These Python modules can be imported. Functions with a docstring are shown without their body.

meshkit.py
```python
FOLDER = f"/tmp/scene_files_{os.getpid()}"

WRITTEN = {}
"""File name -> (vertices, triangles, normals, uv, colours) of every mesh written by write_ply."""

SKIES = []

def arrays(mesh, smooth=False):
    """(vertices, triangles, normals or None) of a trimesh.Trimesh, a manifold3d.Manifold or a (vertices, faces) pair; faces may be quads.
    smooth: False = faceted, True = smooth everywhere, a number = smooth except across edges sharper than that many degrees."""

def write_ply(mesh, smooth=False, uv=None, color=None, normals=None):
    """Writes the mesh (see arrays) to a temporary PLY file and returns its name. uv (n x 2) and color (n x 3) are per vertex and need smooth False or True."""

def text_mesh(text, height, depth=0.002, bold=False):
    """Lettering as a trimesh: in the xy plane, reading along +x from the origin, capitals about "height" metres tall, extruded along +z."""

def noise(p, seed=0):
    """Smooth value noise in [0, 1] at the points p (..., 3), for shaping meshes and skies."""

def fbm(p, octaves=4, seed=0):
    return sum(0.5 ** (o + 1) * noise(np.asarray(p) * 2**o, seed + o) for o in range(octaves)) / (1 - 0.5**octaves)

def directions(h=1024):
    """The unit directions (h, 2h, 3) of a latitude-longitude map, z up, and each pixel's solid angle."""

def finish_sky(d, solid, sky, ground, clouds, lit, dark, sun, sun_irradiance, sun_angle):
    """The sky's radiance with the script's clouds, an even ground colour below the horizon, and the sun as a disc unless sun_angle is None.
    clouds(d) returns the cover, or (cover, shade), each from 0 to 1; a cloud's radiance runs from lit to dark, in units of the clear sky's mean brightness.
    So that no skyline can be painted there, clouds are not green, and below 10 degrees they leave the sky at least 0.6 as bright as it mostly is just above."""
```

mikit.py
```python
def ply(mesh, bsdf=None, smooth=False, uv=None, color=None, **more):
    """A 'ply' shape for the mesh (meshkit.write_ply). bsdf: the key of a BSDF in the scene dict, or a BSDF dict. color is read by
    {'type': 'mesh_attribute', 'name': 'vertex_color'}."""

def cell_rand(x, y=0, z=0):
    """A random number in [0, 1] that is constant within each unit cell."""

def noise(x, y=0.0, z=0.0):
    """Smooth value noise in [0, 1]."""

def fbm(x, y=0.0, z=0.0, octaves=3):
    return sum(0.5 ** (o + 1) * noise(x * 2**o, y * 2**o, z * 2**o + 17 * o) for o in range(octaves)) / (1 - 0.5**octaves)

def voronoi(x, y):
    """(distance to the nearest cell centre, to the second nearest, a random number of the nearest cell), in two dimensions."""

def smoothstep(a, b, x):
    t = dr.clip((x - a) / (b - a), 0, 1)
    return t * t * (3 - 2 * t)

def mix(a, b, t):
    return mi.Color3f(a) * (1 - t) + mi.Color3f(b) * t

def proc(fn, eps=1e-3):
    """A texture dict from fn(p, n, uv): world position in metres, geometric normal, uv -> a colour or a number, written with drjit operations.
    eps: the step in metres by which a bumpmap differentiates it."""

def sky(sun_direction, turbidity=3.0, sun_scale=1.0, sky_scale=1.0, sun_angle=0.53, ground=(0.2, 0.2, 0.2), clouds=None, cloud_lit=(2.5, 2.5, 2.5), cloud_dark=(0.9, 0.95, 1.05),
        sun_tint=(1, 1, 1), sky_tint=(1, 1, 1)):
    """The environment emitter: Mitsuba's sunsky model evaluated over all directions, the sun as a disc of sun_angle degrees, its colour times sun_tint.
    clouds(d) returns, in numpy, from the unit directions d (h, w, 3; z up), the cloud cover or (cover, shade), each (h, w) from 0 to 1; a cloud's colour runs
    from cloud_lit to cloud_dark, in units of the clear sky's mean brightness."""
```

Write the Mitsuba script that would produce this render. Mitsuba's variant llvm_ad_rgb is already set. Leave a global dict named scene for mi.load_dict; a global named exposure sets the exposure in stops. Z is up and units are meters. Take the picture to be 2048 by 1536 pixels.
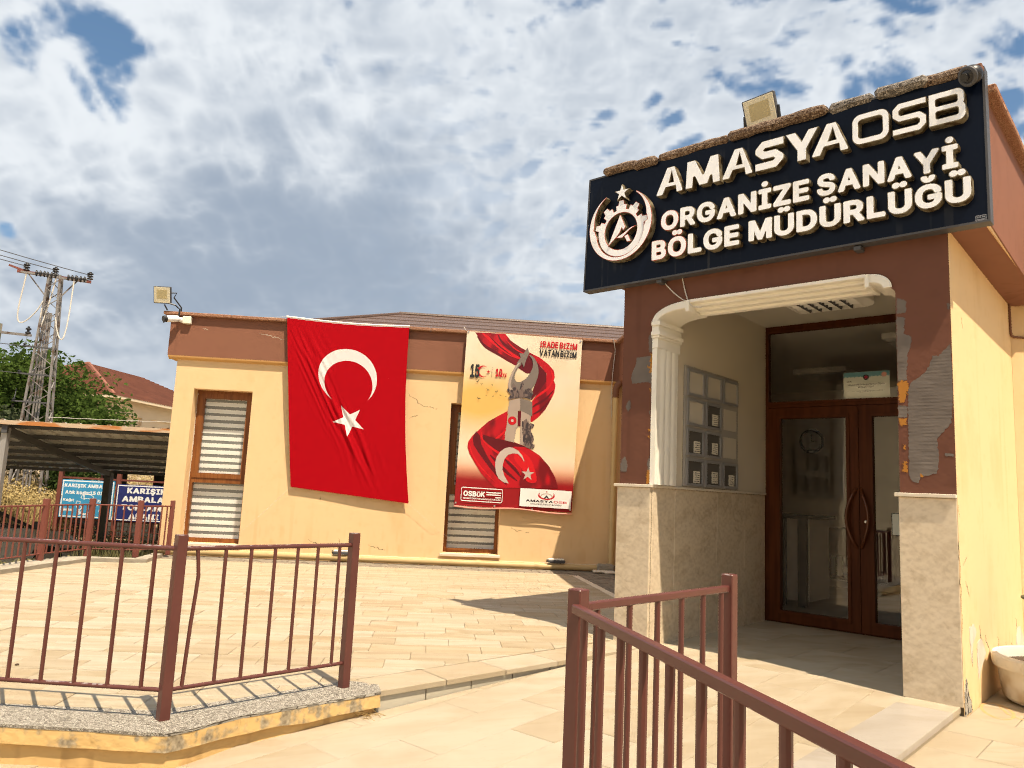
import math, random
import numpy as np
import trimesh, shapely, manifold3d
from shapely.geometry import Polygon, LineString, Point, MultiPolygon, box as sbox
from shapely.ops import unary_union
from shapely import affinity
import drjit as dr
import mitsuba as mi
import mikit, meshkit
from mikit import proc, noise, fbm, voronoi, smoothstep, mix, cell_rand

scene, labels = {}, {}
exposure = 1.8

# ---------------------------------------------------------------- camera, sky, sun
CAM = np.array([0.0, 0.0, 1.15])
PITCH, ROLL, FPX = 0.1399, -0.0470, 1535.0
_f = np.array([0, math.cos(PITCH), math.sin(PITCH)]); _r = np.array([1.0, 0, 0]); _d = np.cross(_f, _r)
_dn = -math.sin(ROLL) * _r + math.cos(ROLL) * _d
scene['camera'] = {'type': 'perspective', 'fov': math.degrees(2 * math.atan(1024 / FPX)), 'fov_axis': 'x', 'near_clip': 0.05, 'far_clip': 2000.0,
                   'to_world': mi.ScalarTransform4f().look_at(origin=CAM.tolist(), target=(CAM + _f).tolist(), up=(-_dn).tolist())}
SUN = (0.262, -0.388, 0.884)


def clouds(d):
    dz = np.maximum(d[..., 2], 0.0)
    q = 1.5 * np.stack([d[..., 0] / (dz + 0.55), d[..., 1] / (dz + 0.55), np.zeros_like(dz)], -1)
    az = np.degrees(np.arctan2(d[..., 0], d[..., 1])); el = np.degrees(np.arcsin(np.clip(d[..., 2], -1, 1)))

    def lobe(a, e, sa, se, tilt=0.0):
        return np.exp(-0.5 * ((((az - a) - tilt * (el - e)) / sa) ** 2 + ((el - e) / se) ** 2))
    S = lambda lo, hi, v: (lambda t: t * t * (3 - 2 * t))(np.clip((v - lo) / (hi - lo), 0, 1))

    def F(s, seed, o=5, p=None): return meshkit.fbm((q if p is None else p) * s + 7.3, o, seed)

    def puff(s, seed, o=5, p=None):
        p = (q if p is None else p) * s + 3.1; out = 0; w = 0
        for k in range(o):
            out = out + .5 ** k * (1 - np.abs(2 * meshkit.noise(p * 2 ** k + 5.7 * k, seed + k) - 1)); w += .5 ** k
        return out / w
    w1 = np.stack([F(2.2, 11, 4) - .5, F(2.2, 12, 4) - .5, np.zeros_like(dz)], -1); w2 = np.stack([F(9, 14, 3) - .5, F(9, 15, 3) - .5, np.zeros_like(dz)], -1)
    p = q + .22 * w1 + .045 * w2
    pr = np.stack([p[..., 0] * .9 + p[..., 1] * .35, p[..., 1] * 1.25 - p[..., 0] * .15, p[..., 2]], -1)
    wr = 1 / (1 + np.exp(-(az - (2 - (el - 20) * .5)) / 4.5))                       # broken cells towards the right, a closed deck on the left
    cr = .53 + 1.25 * (.44 * F(20.0, 21, 5, pr) + .14 * F(6.0, 61, 4, pr) + .42 * puff(17.0, 31, 6, pr) - .525)
    gapr = -.028 - .035 * lobe(31, 30, 9, 6) - .04 * lobe(22, 33, 6, 2.5) + .055 * lobe(20, 24, 9, 4) + .05 * lobe(7, 24, 6, 6) + .06 * lobe(7, 13, 5, 5) + .10 * lobe(7, 31.5, 5, 3)
    cover_r = S(.41, .615, cr + gapr)
    cl = .53 + 1.7 * (.5 * F(9.0, 23, 5, p) + .5 * puff(10.0, 33, 5, p) - .53)
    gapl = .40 - .46 * lobe(-35.2, 25.5, 2.0, 3.2, -.3) - .40 * lobe(-32.4, 28.4, 2.2, 1.3) - .44 * lobe(-30.0, 25.2, 1.5, 2.1) - .36 * lobe(-29.2, 27.6, 1.8, 1.1) - .34 * lobe(-14.4, 33.4, 3.2, 1.2) - .34 * lobe(-7.5, 33.8, 2.6, 1.2) - .40 * lobe(-34.4, 14.8, 2.6, .8)
    cover_l = S(.40, .66, cl + gapl)
    cover = cover_l * (1 - wr) + cover_r * wr
    big = F(3.1, 41, 3, p); mid = .5 * puff(5.0, 51, 5, p) + .5 * puff(9.5, 53, 5, p); fine = puff(19.0, 57, 5, p)
    dark = (.85 * lobe(-17, 18.6, 7.5, 2.2, -1.6) + .85 * lobe(-8, 15, 8, 3.0, -1.0) + .65 * lobe(-22, 14.6, 9, 1.4) + .45 * lobe(-29, 16.6, 5, 1.0) + .85 * lobe(-15, 10.5, 14, 2.6) + .55 * lobe(0, 11.5, 8, 2.4) + .35 * lobe(-23, 25.5, 6, 2.2) + .35 * lobe(-9, 23.5, 2.5, 4) + .25 * lobe(2, 20, 4, 4) + .35 * lobe(-32, 12, 5, .8))
    lite = (.55 * lobe(-21, 29, 6, 1.8) + .45 * lobe(-14, 26.5, 2.5, 3) + .55 * lobe(-20, 21.5, 4.5, 1.3, -1.2) + .45 * lobe(-29, 18.0, 4.5, .8) + .45 * lobe(-21, 15.9, 4.5, .6) + .5 * lobe(-12.5, 17.2, 1.4, 1.3) + .45 * lobe(3, 16.5, 3, 2.4) + .55 * lobe(-32.5, 13.2, 3, .7) + .45 * lobe(-28, 10.5, 4, .7) + .35 * lobe(-31, 21.5, 4, 1.4))
    sl = .40 + .70 * dark * (.6 + .8 * big) - .42 * lite * (.2 + 1.5 * fine) + 1.05 * (big - .5) - .95 * (mid - .56) * (1 - .35 * np.clip(dark, 0, 1)) - .55 * (fine - .55)
    sl = np.where(sl > .55, .55 + .42 * np.tanh((sl - .55) / .42), sl); sl = np.where(sl < .18, .18 + .18 * np.tanh((sl - .18) / .18), sl)
    sr = .20 + .10 * (cr - .52) / .1 - .55 * (fine - .55) + .50 * (big - .5) + .30 * lobe(9, 11, 8, 3)
    shade = np.clip(sl, 0, 1) * (1 - wr) + np.clip(sr, 0, .8) * wr
    haze = 1 - S(1, 11, el)
    cover = np.maximum(cover, .86 * haze); shade = shade * (1 - .85 * haze) + 1.0 * .85 * haze
    return cover * .985, np.clip(shade, 0, 1)


scene['sky_light'] = mikit.sky(SUN, turbidity=3.0, sun_scale=1.4, sky_scale=0.7, clouds=clouds, cloud_lit=(2.48, 2.60, 2.70), cloud_dark=(0.95, 1.16, 1.46), sky_tint=(1.45, 1.48, 1.40), sun_tint=(1.0, 1.0, .97), ground=(0.30, 0.26, 0.2))

# ---------------------------------------------------------------- frames (u along, o outward, z up)
AL, AF = 0.085, -0.7275


class Frame:
    def __init__(s, origin, ang):
        s.o = np.array(origin, float)
        s.m = np.array([[math.cos(ang), math.sin(ang), 0], [math.sin(ang), -math.cos(ang), 0], [0, 0, 1.0]]).T

    def p(s, u, o, z): return s.o + s.m @ np.array([u, o, z], float)

    def to(s, mesh):
        m = mesh.copy(); m.vertices = np.asarray(m.vertices) @ s.m.T + s.o
        if np.linalg.det(s.m) < 0: m.faces = np.asarray(m.faces)[:, ::-1]
        return m

    def inv(s, X): return s.m.T @ (np.asarray(X, float) - s.o)


OF = np.array([1.161, 6.254, 0.0])
PF = Frame(OF, AF)                                   # the porch front
LF = Frame([-2.625, 11.886, 0.0], AL)                # the left facade
W2 = Frame(PF.p(2.19, -2.20, 0), AL)                 # the facade right of the porch
W1 = Frame(LF.p(4.42, 0, 0), AL - math.pi / 2)       # return wall from the left facade towards the porch
WD = Frame([0, 0, 0], 0.0)                           # world, o = -y


class World:
    def p(s, x, y, z): return np.array([x, y, z], float)
    def to(s, mesh): return mesh


XY = World()


# ---------------------------------------------------------------- mesh helpers
def V(v, f): return trimesh.Trimesh(np.asarray(v, float), np.asarray(f), process=False)
def cat(ms): return trimesh.util.concatenate([m for m in ms if m is not None])


def cbox(x0, x1, y0, y1, z0, z1, b=0.0):
    if x0 > x1: x0, x1 = x1, x0
    if y0 > y1: y0, y1 = y1, y0
    if z0 > z1: z0, z1 = z1, z0
    if b <= 0:
        m = trimesh.creation.box(extents=(x1 - x0, y1 - y0, z1 - z0)); m.apply_translation([(x0 + x1) / 2, (y0 + y1) / 2, (z0 + z1) / 2]); return m
    b = min(b, .45 * (x1 - x0), .45 * (y1 - y0), .45 * (z1 - z0)); P = []
    for X, sx in ((x0, 1), (x1, -1)):
        for Y, sy in ((y0, 1), (y1, -1)):
            for Z, sz in ((z0, 1), (z1, -1)):
                P += [(X, Y + sy * b, Z + sz * b), (X + sx * b, Y, Z + sz * b), (X + sx * b, Y + sy * b, Z)]
    return trimesh.convex.convex_hull(np.array(P))


def hexa(P):
    """box from 8 corners: bottom four then top four, in order round"""
    f = [[0, 2, 1], [0, 3, 2], [4, 5, 6], [4, 6, 7]]
    for i in range(4):
        j = (i + 1) % 4; f += [[i, j, j + 4], [i, j + 4, i + 4]]
    return V(P, f)


def tube(pts, r, n=10, caps=True):
    p = np.asarray(pts, float); k = len(p); r = np.broadcast_to(r, (k,))
    t = np.gradient(p, axis=0); t /= np.linalg.norm(t, axis=1, keepdims=True) + 1e-12
    a = np.array([0, 0, 1.0]) if abs(t[0, 2]) < .9 else np.array([1.0, 0, 0])
    vs = []
    for i in range(k):
        x = np.cross(t[i], a); x /= np.linalg.norm(x) + 1e-12; y = np.cross(t[i], x); a = np.cross(x, t[i])
        an = np.arange(n) * 2 * math.pi / n
        vs.append(p[i] + r[i] * (np.cos(an)[:, None] * x + np.sin(an)[:, None] * y))
    v = np.vstack(vs); f = []
    for i in range(k - 1):
        for j in range(n):
            q = (j + 1) % n; f += [[i * n + j, i * n + q, (i + 1) * n + q], [i * n + j, (i + 1) * n + q, (i + 1) * n + j]]
    if caps:
        v = np.vstack([v, p[0], p[-1]]); c = len(v) - 2
        for j in range(n):
            q = (j + 1) % n; f += [[c, q, j], [c + 1, (k - 1) * n + j, (k - 1) * n + q]]
    return V(v, f)


def bar(a, b, w, h=None, up=(0, 0, 1), bev=0.0):
    """rectangular bar from a to b, w wide (horizontal), h high"""
    a, b = np.asarray(a, float), np.asarray(b, float); h = w if h is None else h
    t = b - a; L = np.linalg.norm(t); t /= L; up = np.asarray(up, float)
    if abs(t @ up) > .99: up = np.array([1.0, 0, 0])
    x = np.cross(t, up); x /= np.linalg.norm(x); y = np.cross(x, t)
    m = cbox(-w / 2, w / 2, -h / 2, h / 2, 0, L, bev)
    m.vertices = a + np.asarray(m.vertices) @ np.stack([x, y, t])
    return m


def post(x, y, z0, z1, w, ang=0.0, bev=.003):
    m = cbox(-w / 2, w / 2, -w / 2, w / 2, 0, z1 - z0, bev)
    c, s = math.cos(ang), math.sin(ang)
    m.vertices = np.asarray(m.vertices) @ np.array([[c, s, 0], [-s, c, 0], [0, 0, 1]]) + [x, y, z0]
    return m


def polys(g): return [q for q in getattr(g, 'geoms', [g]) if q.geom_type == 'Polygon' and q.area > 1e-7]


def extrude_uz(g, o0, o1):
    """shapely shape in (u, z) -> solid between outward offsets o0 and o1, in frame coordinates"""
    out = []
    for q in polys(g):
        m = trimesh.creation.extrude_polygon(q, abs(o1 - o0), engine='earcut'); v = np.asarray(m.vertices)
        m.vertices = np.stack([v[:, 0], min(o0, o1) + v[:, 2], v[:, 1]], 1); m.faces = np.asarray(m.faces)[:, ::-1]; out.append(m)
    return cat(out)


def extrude_xy(g, z0, z1):
    out = []
    for q in polys(g):
        m = trimesh.creation.extrude_polygon(q, z1 - z0, engine='earcut'); m.apply_translation([0, 0, z0]); out.append(m)
    return cat(out)


def extrude_oz(poly, u0, u1):
    """profile in (o, z) swept along u"""
    m = trimesh.creation.extrude_polygon(Polygon(poly), u1 - u0, engine='earcut'); v = np.asarray(m.vertices)
    m.vertices = np.stack([u0 + v[:, 2], v[:, 0], v[:, 1]], 1); return m


def wobble(m, amp, freq, seed=0, axes=(1, 1, 1)):
    m = m.copy(); v = np.asarray(m.vertices); n = np.stack([meshkit.fbm(v * freq + 31.7 * k, 3, seed + k) - .5 for k in range(3)], 1)
    m.vertices = v + 2 * amp * n * np.array(axes); return m


def ragged(pts, seed=0, amp=.008, step=.012):
    """closed outline with torn edges"""
    L = LineString(list(pts) + [pts[0]]); n = max(8, int(L.length / step)); rng = np.random.default_rng(seed)
    a = np.array([L.interpolate(i / n, normalized=True).coords[0] for i in range(n)]); a += rng.normal(0, amp * .4, a.shape)
    q = Polygon(a).buffer(0); return max(polys(q), key=lambda t: t.area)


# ---------------------------------------------------------------- registry
_count = {}


def uniq(base):
    k = _count.get(base, 0); _count[base] = k + 1
    return base if k == 0 else f'{base}_{k:03d}'


def add(base, mesh, bsdf, parent=None, frame=None, smooth=False, uv=None, **more):
    key = uniq(base if parent is None else f'{parent}__{base}')
    if frame is not None: mesh = frame.to(mesh)
    scene[key] = mikit.ply(mesh, bsdf, smooth, uv, **more)
    return key


def thing(base, label, category, group=None, **kw):
    key = uniq(base); labels[key] = {'label': label, 'category': category, **({'group': group} if group else {}), **kw}; return key


def single(base, mesh, bsdf, label, category, group=None, frame=None, smooth=False, **kw):
    key = add(base, mesh, bsdf, None, frame, smooth); labels[key] = {'label': label, 'category': category, **({'group': group} if group else {}), **kw}; return key


def struct(base, mesh, bsdf, label, frame=None, smooth=False):
    key = add(base, mesh, bsdf, None, frame, smooth); labels[key] = {'label': label, 'category': base.replace('_', ' '), 'kind': 'structure'}; return key


# ---------------------------------------------------------------- materials
def mat(name, color, rough=.6, spec=.3, bump=None, bscale=1.0, eps=1e-3, metallic=0.0, **more):
    c = color if isinstance(color, dict) else {'type': 'rgb', 'value': list(color)}
    b = {'type': 'principled', 'base_color': c, 'roughness': rough, 'specular': spec, 'metallic': metallic, **more}
    if bump is not None: b = {'type': 'bumpmap', 'arbitrary': proc(bump, eps), 'scale': bscale, 'bsdf': b}
    scene[name] = {'type': 'twosided', 'bsdf': b}
    return name


def stucco_fn(base, dark, streak=.35):
    def f(p, n, uv):
        s = fbm(p.x * 3.1, p.y * 3.1, p.z * 1.3, 4); t = noise(p.x * 23, p.y * 23, p.z * 5); g = fbm(p.x * 60, p.y * 60, p.z * 60, 2)
        r_ = smoothstep(.60, .80, noise(p.x * 17, p.y * 17, p.z * .7)) * smoothstep(.5, .7, fbm(p.x * 1.3, p.y * 1.3, p.z * .5, 2)); q_ = fbm(p.x * 11, p.y * 11, p.z * 9, 3)
        k = smoothstep(.50, .80, s) * .60 + r_ * .5 + smoothstep(.55, .8, q_) * .25 + smoothstep(.58, .9, t) * (streak + .25) * smoothstep(.9, .0, p.z) + (g - .5) * .26
        return mix(base, dark, dr.clip(k, 0, 1))
    return f


def stucco_bump(p, n, uv): return .0022 * fbm(p.x * 45, p.y * 45, p.z * 45, 3) + .004 * fbm(p.x * 2.2, p.y * 2.2, p.z * 2.2, 2)


YEL = (.665, .475, .265); YELD = (.60, .405, .20)
mat('m_yellow', proc(stucco_fn(YEL, YELD)), .75, .2, stucco_bump)
mat('m_brown', proc(stucco_fn((.205, .090, .056), (.165, .070, .042), .2)), .7, .25, stucco_bump)
mat('m_porch_shade_brown', proc(stucco_fn((.135, .056, .036), (.105, .042, .026), .2)), .7, .2, stucco_bump)  # deeper, redder porch brown, with the shade under the sign darkened into it
mat('m_brown_smooth', (.17, .075, .045), .6, .3)
mat('m_band_edge', (.56, .33, .13), .75, .2)


def grey_plaster(p, n, uv):
    c = fbm(p.x * 9, p.y * 9, p.z * 9, 3); return mix((.105, .088, .077), (.165, .141, .125), c)


mat('m_plaster', proc(grey_plaster), .85, .15, lambda p, n, uv: .0016 * noise(p.x * 9, p.y * 9, p.z * 95) + .001 * fbm(p.x * 40, p.y * 40, p.z * 60, 2))
mat('m_orange_paint', (.36, .155, .030), .75, .15)
mat('m_pale_plaster', proc(lambda p, n, uv: mix((.60, .55, .46), (.42, .37, .30), fbm(p.x * 20, p.y * 20, p.z * 9, 3))), .85, .15)
mat('m_crack', (.10, .075, .05), .9, .1)
mat('m_moss', proc(lambda p, n, uv: mix((.05, .045, .04), (.34, .31, .26), smoothstep(.35, .6, fbm(p.x * 60, p.y * 60, p.z * 30, 3)))), .9, .1)


def travertine(a, b, seed, sx, sy, ang):
    ca, sa = math.cos(ang), math.sin(ang)

    def f(p, n, uv):
        x = p.x * ca + p.y * sa + seed * 3.7; y = -p.x * sa + p.y * ca + seed * 1.9
        w = fbm(x * 1.7, y * 1.7, seed, 2)
        s = fbm(x * sx + 2.5 * w, y * sy + 3.0 * w, p.z * sy + seed, 4); g = fbm(x * 8, y * 26, p.z * 26, 2)
        v = smoothstep(.6, .72, fbm(x * 2.3 + 3 * w, y * 7, p.z * 7 + 9, 3))
        pit = smoothstep(.78, .9, noise(x * 70, y * 150, p.z * 150)) * .25
        return mix(a, b, dr.clip(smoothstep(.32, .70, s) * .75 + v * .35 + (g - .5) * .35 + pit, 0, 1))
    return f


TA = [((0.355, 0.302, 0.216), (0.289, 0.230, 0.145)), ((0.332, 0.275, 0.190), (0.273, 0.211, 0.129)), ((0.374, 0.324, 0.241), (0.306, 0.253, 0.171)), ((0.345, 0.285, 0.193), (0.286, 0.217, 0.129))]
for i, (a, b) in enumerate(TA):
    mat(f'm_tile{i}', proc(travertine(a, b, i * 2.3, 1.6, 15.0, AL)), .55, .25)
TB = [((0.371, 0.313, 0.227), (0.316, 0.252, 0.166)), ((0.354, 0.295, 0.208), (0.303, 0.239, 0.156)), ((0.384, 0.328, 0.244), (0.335, 0.273, 0.187))]
for i, (a, b) in enumerate(TB):
    mat(f'm_ramp{i}', proc(travertine(a, b, 11 + i * 1.7, 2.2, 6.0, AL + .2)), .5, .28)
mat('m_strip', proc(travertine((0.338, 0.300, 0.251), (0.295, 0.252, 0.201), 5.1, 2.5, 8, AL)), .4, .4)
mat('m_riser', proc(travertine((0.425, 0.395, 0.319), (0.383, 0.348, 0.272), 9.1, 3, 9, AL)), .5, .3)


def marble_slab(p, n, uv):
    w = fbm(p.x * 3.2, p.y * 3.2, p.z * 2.4, 3); a = fbm(p.x * 7 + 4 * w, p.y * 7 + 4 * w, p.z * 8 + 3 * w, 5); e = fbm(p.x * 38 + 5 * w, p.y * 38, p.z * 44, 4)
    g = fbm(p.x * 1.1 + 3, p.y * 1.1, p.z * 1.3, 2); c = mix((.60, .505, .375), (.45, .36, .245), dr.clip(smoothstep(.50, .64, a) * .42 + (e - .5) * 1.5 + .18 + (g - .5) * .6, 0, 1))
    v = smoothstep(.030, .0, dr.abs(fbm(p.x * 4.1 + 7, p.y * 4.1, p.z * 5.2 + 3.4 * w, 4) - .5)); return mix(c, (.37, .29, .19), v * .22 * smoothstep(.45, .6, e + .1))


mat('m_marble', proc(marble_slab), .35, .45)
mat('m_marble_trim', proc(lambda p, n, uv: mix((.66, .60, .50), (.56, .49, .38), fbm(p.x * 9, p.y * 9, p.z * 20, 3))), .4, .4)
mat('m_grout', (.30, .24, .165), .9, .1)


def terrazzo(base, chip, dark):
    def f(p, n, uv):
        fl = dr.abs(n.z) > .6; d1, d2, r = voronoi(dr.select(fl, p.x, p.x * .8 - p.y * .6) * 100, dr.select(fl, p.y, p.z) * 100)
        edge = smoothstep(.05, .22, d2 - d1); st = fbm(p.x * 3, p.y * 3, p.z * 3, 3)
        c = mix(dark, mix(base, chip, r), edge)
        return mix(c, (.10, .09, .075), smoothstep(.62, .8, st) * .55)
    return f


mat('m_terrazzo', proc(terrazzo((.155, .137, .112), (.42, .39, .335), (.06, .052, .042))), .85, .12)
mat('m_coping_red', proc(terrazzo((.26, .115, .065), (.42, .25, .16), (.12, .05, .03))), .85, .2)
mat('m_coping_rough', proc(terrazzo((.085, .048, .030), (.36, .27, .20), (.03, .018, .012))), .9, .2)
mat('m_coping_grey', proc(terrazzo((.10, .09, .08), (.40, .36, .32), (.03, .026, .023))), .9, .2)


def curb_paint(p, n, uv):
    a = fbm(p.x * 14, p.y * 14, p.z * 16, 5); b = noise(p.x * 52, p.y * 52, p.z * 5); c = fbm(p.x * 2.1, p.y * 2.1, 0.0, 2); h = fbm(p.x * 90, p.y * 90, p.z * 60, 2)
    k = smoothstep(.50, .66, a * .55 + b * .22 + c * .32)
    y = mix((0.612, 0.432, 0.192), (0.522, 0.340, 0.136), fbm(p.x * 5, p.y * 5, p.z * 9, 2))
    return mix(y, mix((.07, .06, .045), (.42, .36, .26), h), k * .9)


mat('m_curb', proc(curb_paint), .8, .15, lambda p, n, uv: .006 * fbm(p.x * 28, p.y * 28, p.z * 28, 3))
mat('m_curb_low', proc(stucco_fn((0.563, 0.377, 0.160), (0.405, 0.254, 0.104), .6)), .8, .15, lambda p, n, uv: .004 * fbm(p.x * 25, p.y * 25, p.z * 25, 3))


def rail_paint(p, n, uv):
    c = fbm(p.x * 7, p.y * 7, p.z * 7, 3); w = smoothstep(.56, .66, fbm(p.x * 55, p.y * 55, p.z * 70, 3) * .55 + .45 * fbm(p.x * 4.1, p.y * 4.1, p.z * 4.1, 2)) * smoothstep(.2, .8, n.z)
    return mix(mix((0.080, 0.023, 0.018), (0.105, 0.032, 0.025), c), (0.279, 0.238, 0.230), w * .85)


mat('m_rail', proc(rail_paint), .36, .5)
mat('m_rail_far', (.165, .050, .037), .5, .4)
mat('m_paver', proc(lambda p, n, uv: mix((.22, .19, .145), (.12, .10, .08), fbm(p.x * 14, p.y * 14, 0.0, 3))), .9, .15)
mat('m_concrete', proc(lambda p, n, uv: mix((0.320, 0.288, 0.232), (0.192, 0.168, 0.132), fbm(p.x * 13, p.y * 13, p.z * 13, 4))), .9, .15)


def wood_frame(p, n, uv):
    g = fbm(p.x * 55 + p.z * 2, p.y * 55, p.z * 2.2, 3); return mix((.235, .085, .022), (.16, .052, .014), smoothstep(.35, .65, g))


mat('m_window_frame', proc(wood_frame), .4, .3)
mat('m_door', proc(lambda p, n, uv: mix((.10, .028, .009), (.07, .018, .006), smoothstep(.3, .7, fbm(p.x * 30, p.y * 30, p.z * 2.0, 3)))), .38, .10)
mat('m_door_handle', (.11, .033, .012), .25, .5)
scene['m_glass'] = {'type': 'thindielectric', 'int_ior': 1.52}
mat('m_blind', (.80, .81, .76), .7, .2)
mat('m_blind_sheer', (.17, .18, .175), .8, .1)
mat('m_white', (.80, .78, .72), .5, .3)
mat('m_white_bright', (.88, .87, .83), .4, .4)
mat('m_moulding', proc(lambda p, n, uv: mix((.80, .78, .71), (.70, .67, .59), fbm(p.x * 5, p.y * 5, p.z * 3, 3))), .55, .3)
mat('m_cream_wall', proc(lambda p, n, uv: mix((.62, .56, .455), (.56, .50, .395), fbm(p.x * 2, p.y * 2, p.z * 2, 3))), .7, .2)
mat('m_ceiling', (0.527, 0.501, 0.433), .7, .2)
mat('m_pvc', proc(lambda p, n, uv: mix((0.544, 0.410, 0.208), (0.459, 0.320, 0.144), fbm(p.x * 4, p.y * 4, p.z * 6, 3))), .45, .35)
mat('m_black', (.018, .018, .02), .4, .4)
mat('m_dark_grey', (.06, .06, .065), .5, .4)
mat('m_metal', (.55, .55, .55), .35, .5, metallic=.9)
mat('m_grey_metal', (.36, .36, .37), .4, .5, metallic=.5)
mat('m_paper', (.66, .62, .52), .7, .2)
mat('m_paper_dim', (.50, .46, .38), .7, .2)
mat('m_print', (.03, .03, .035), .6, .2)
mat('m_navy', proc(lambda p, n, uv: mix((.0020, .0050, .0150), (.075, .078, .075), smoothstep(.66, .92, noise(p.x * 46, p.y * 46, p.z * 1.3)) * smoothstep(.45, .75, fbm(p.x * 4, p.y * 4, p.z * 5, 2)) * .30)), .32, .14)
mat('m_letter_face', proc(lambda p, n, uv: mix((.84, .86, .90), (.77, .78, .79), smoothstep(.5, .8, fbm(p.x * 6, p.y * 6, p.z * 9, 3)))), .45, .35)
mat('m_letter_side', proc(lambda p, n, uv: mix((.26, .22, .145), (.10, .065, .03), smoothstep(.40, .66, fbm(p.x * 26, p.y * 26, p.z * 20, 3)))), .35, .5, metallic=.35)
mat('m_red_trim', (.55, .035, .02), .5, .3)
mat('m_roof_metal', (.085, .05, .035), .45, .4)
mat('m_cable', (.55, .52, .47), .6, .3)
mat('m_wire', (.07, .07, .075), .6, .3)
mat('m_steel_old', proc(lambda p, n, uv: mix((0.189, 0.178, 0.171), (0.091, 0.059, 0.045), smoothstep(.5, .75, fbm(p.x * 6, p.y * 6, p.z * 5, 3)))), .6, .4)
mat('m_lamp_lens', (.62, .58, .44), .25, .6)
mat('m_lamp_core', (.42, .36, .20), .3, .6)
mat('m_camera_body', (.80, .80, .80), .3, .5)
mat('m_box_cream', (.72, .70, .58), .5, .3)

# ---------------------------------------------------------------- ground, terrace, ramp
def ramp_z(o): return -.002 - .0455 * np.clip(o, 0, 4.2)


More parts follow.
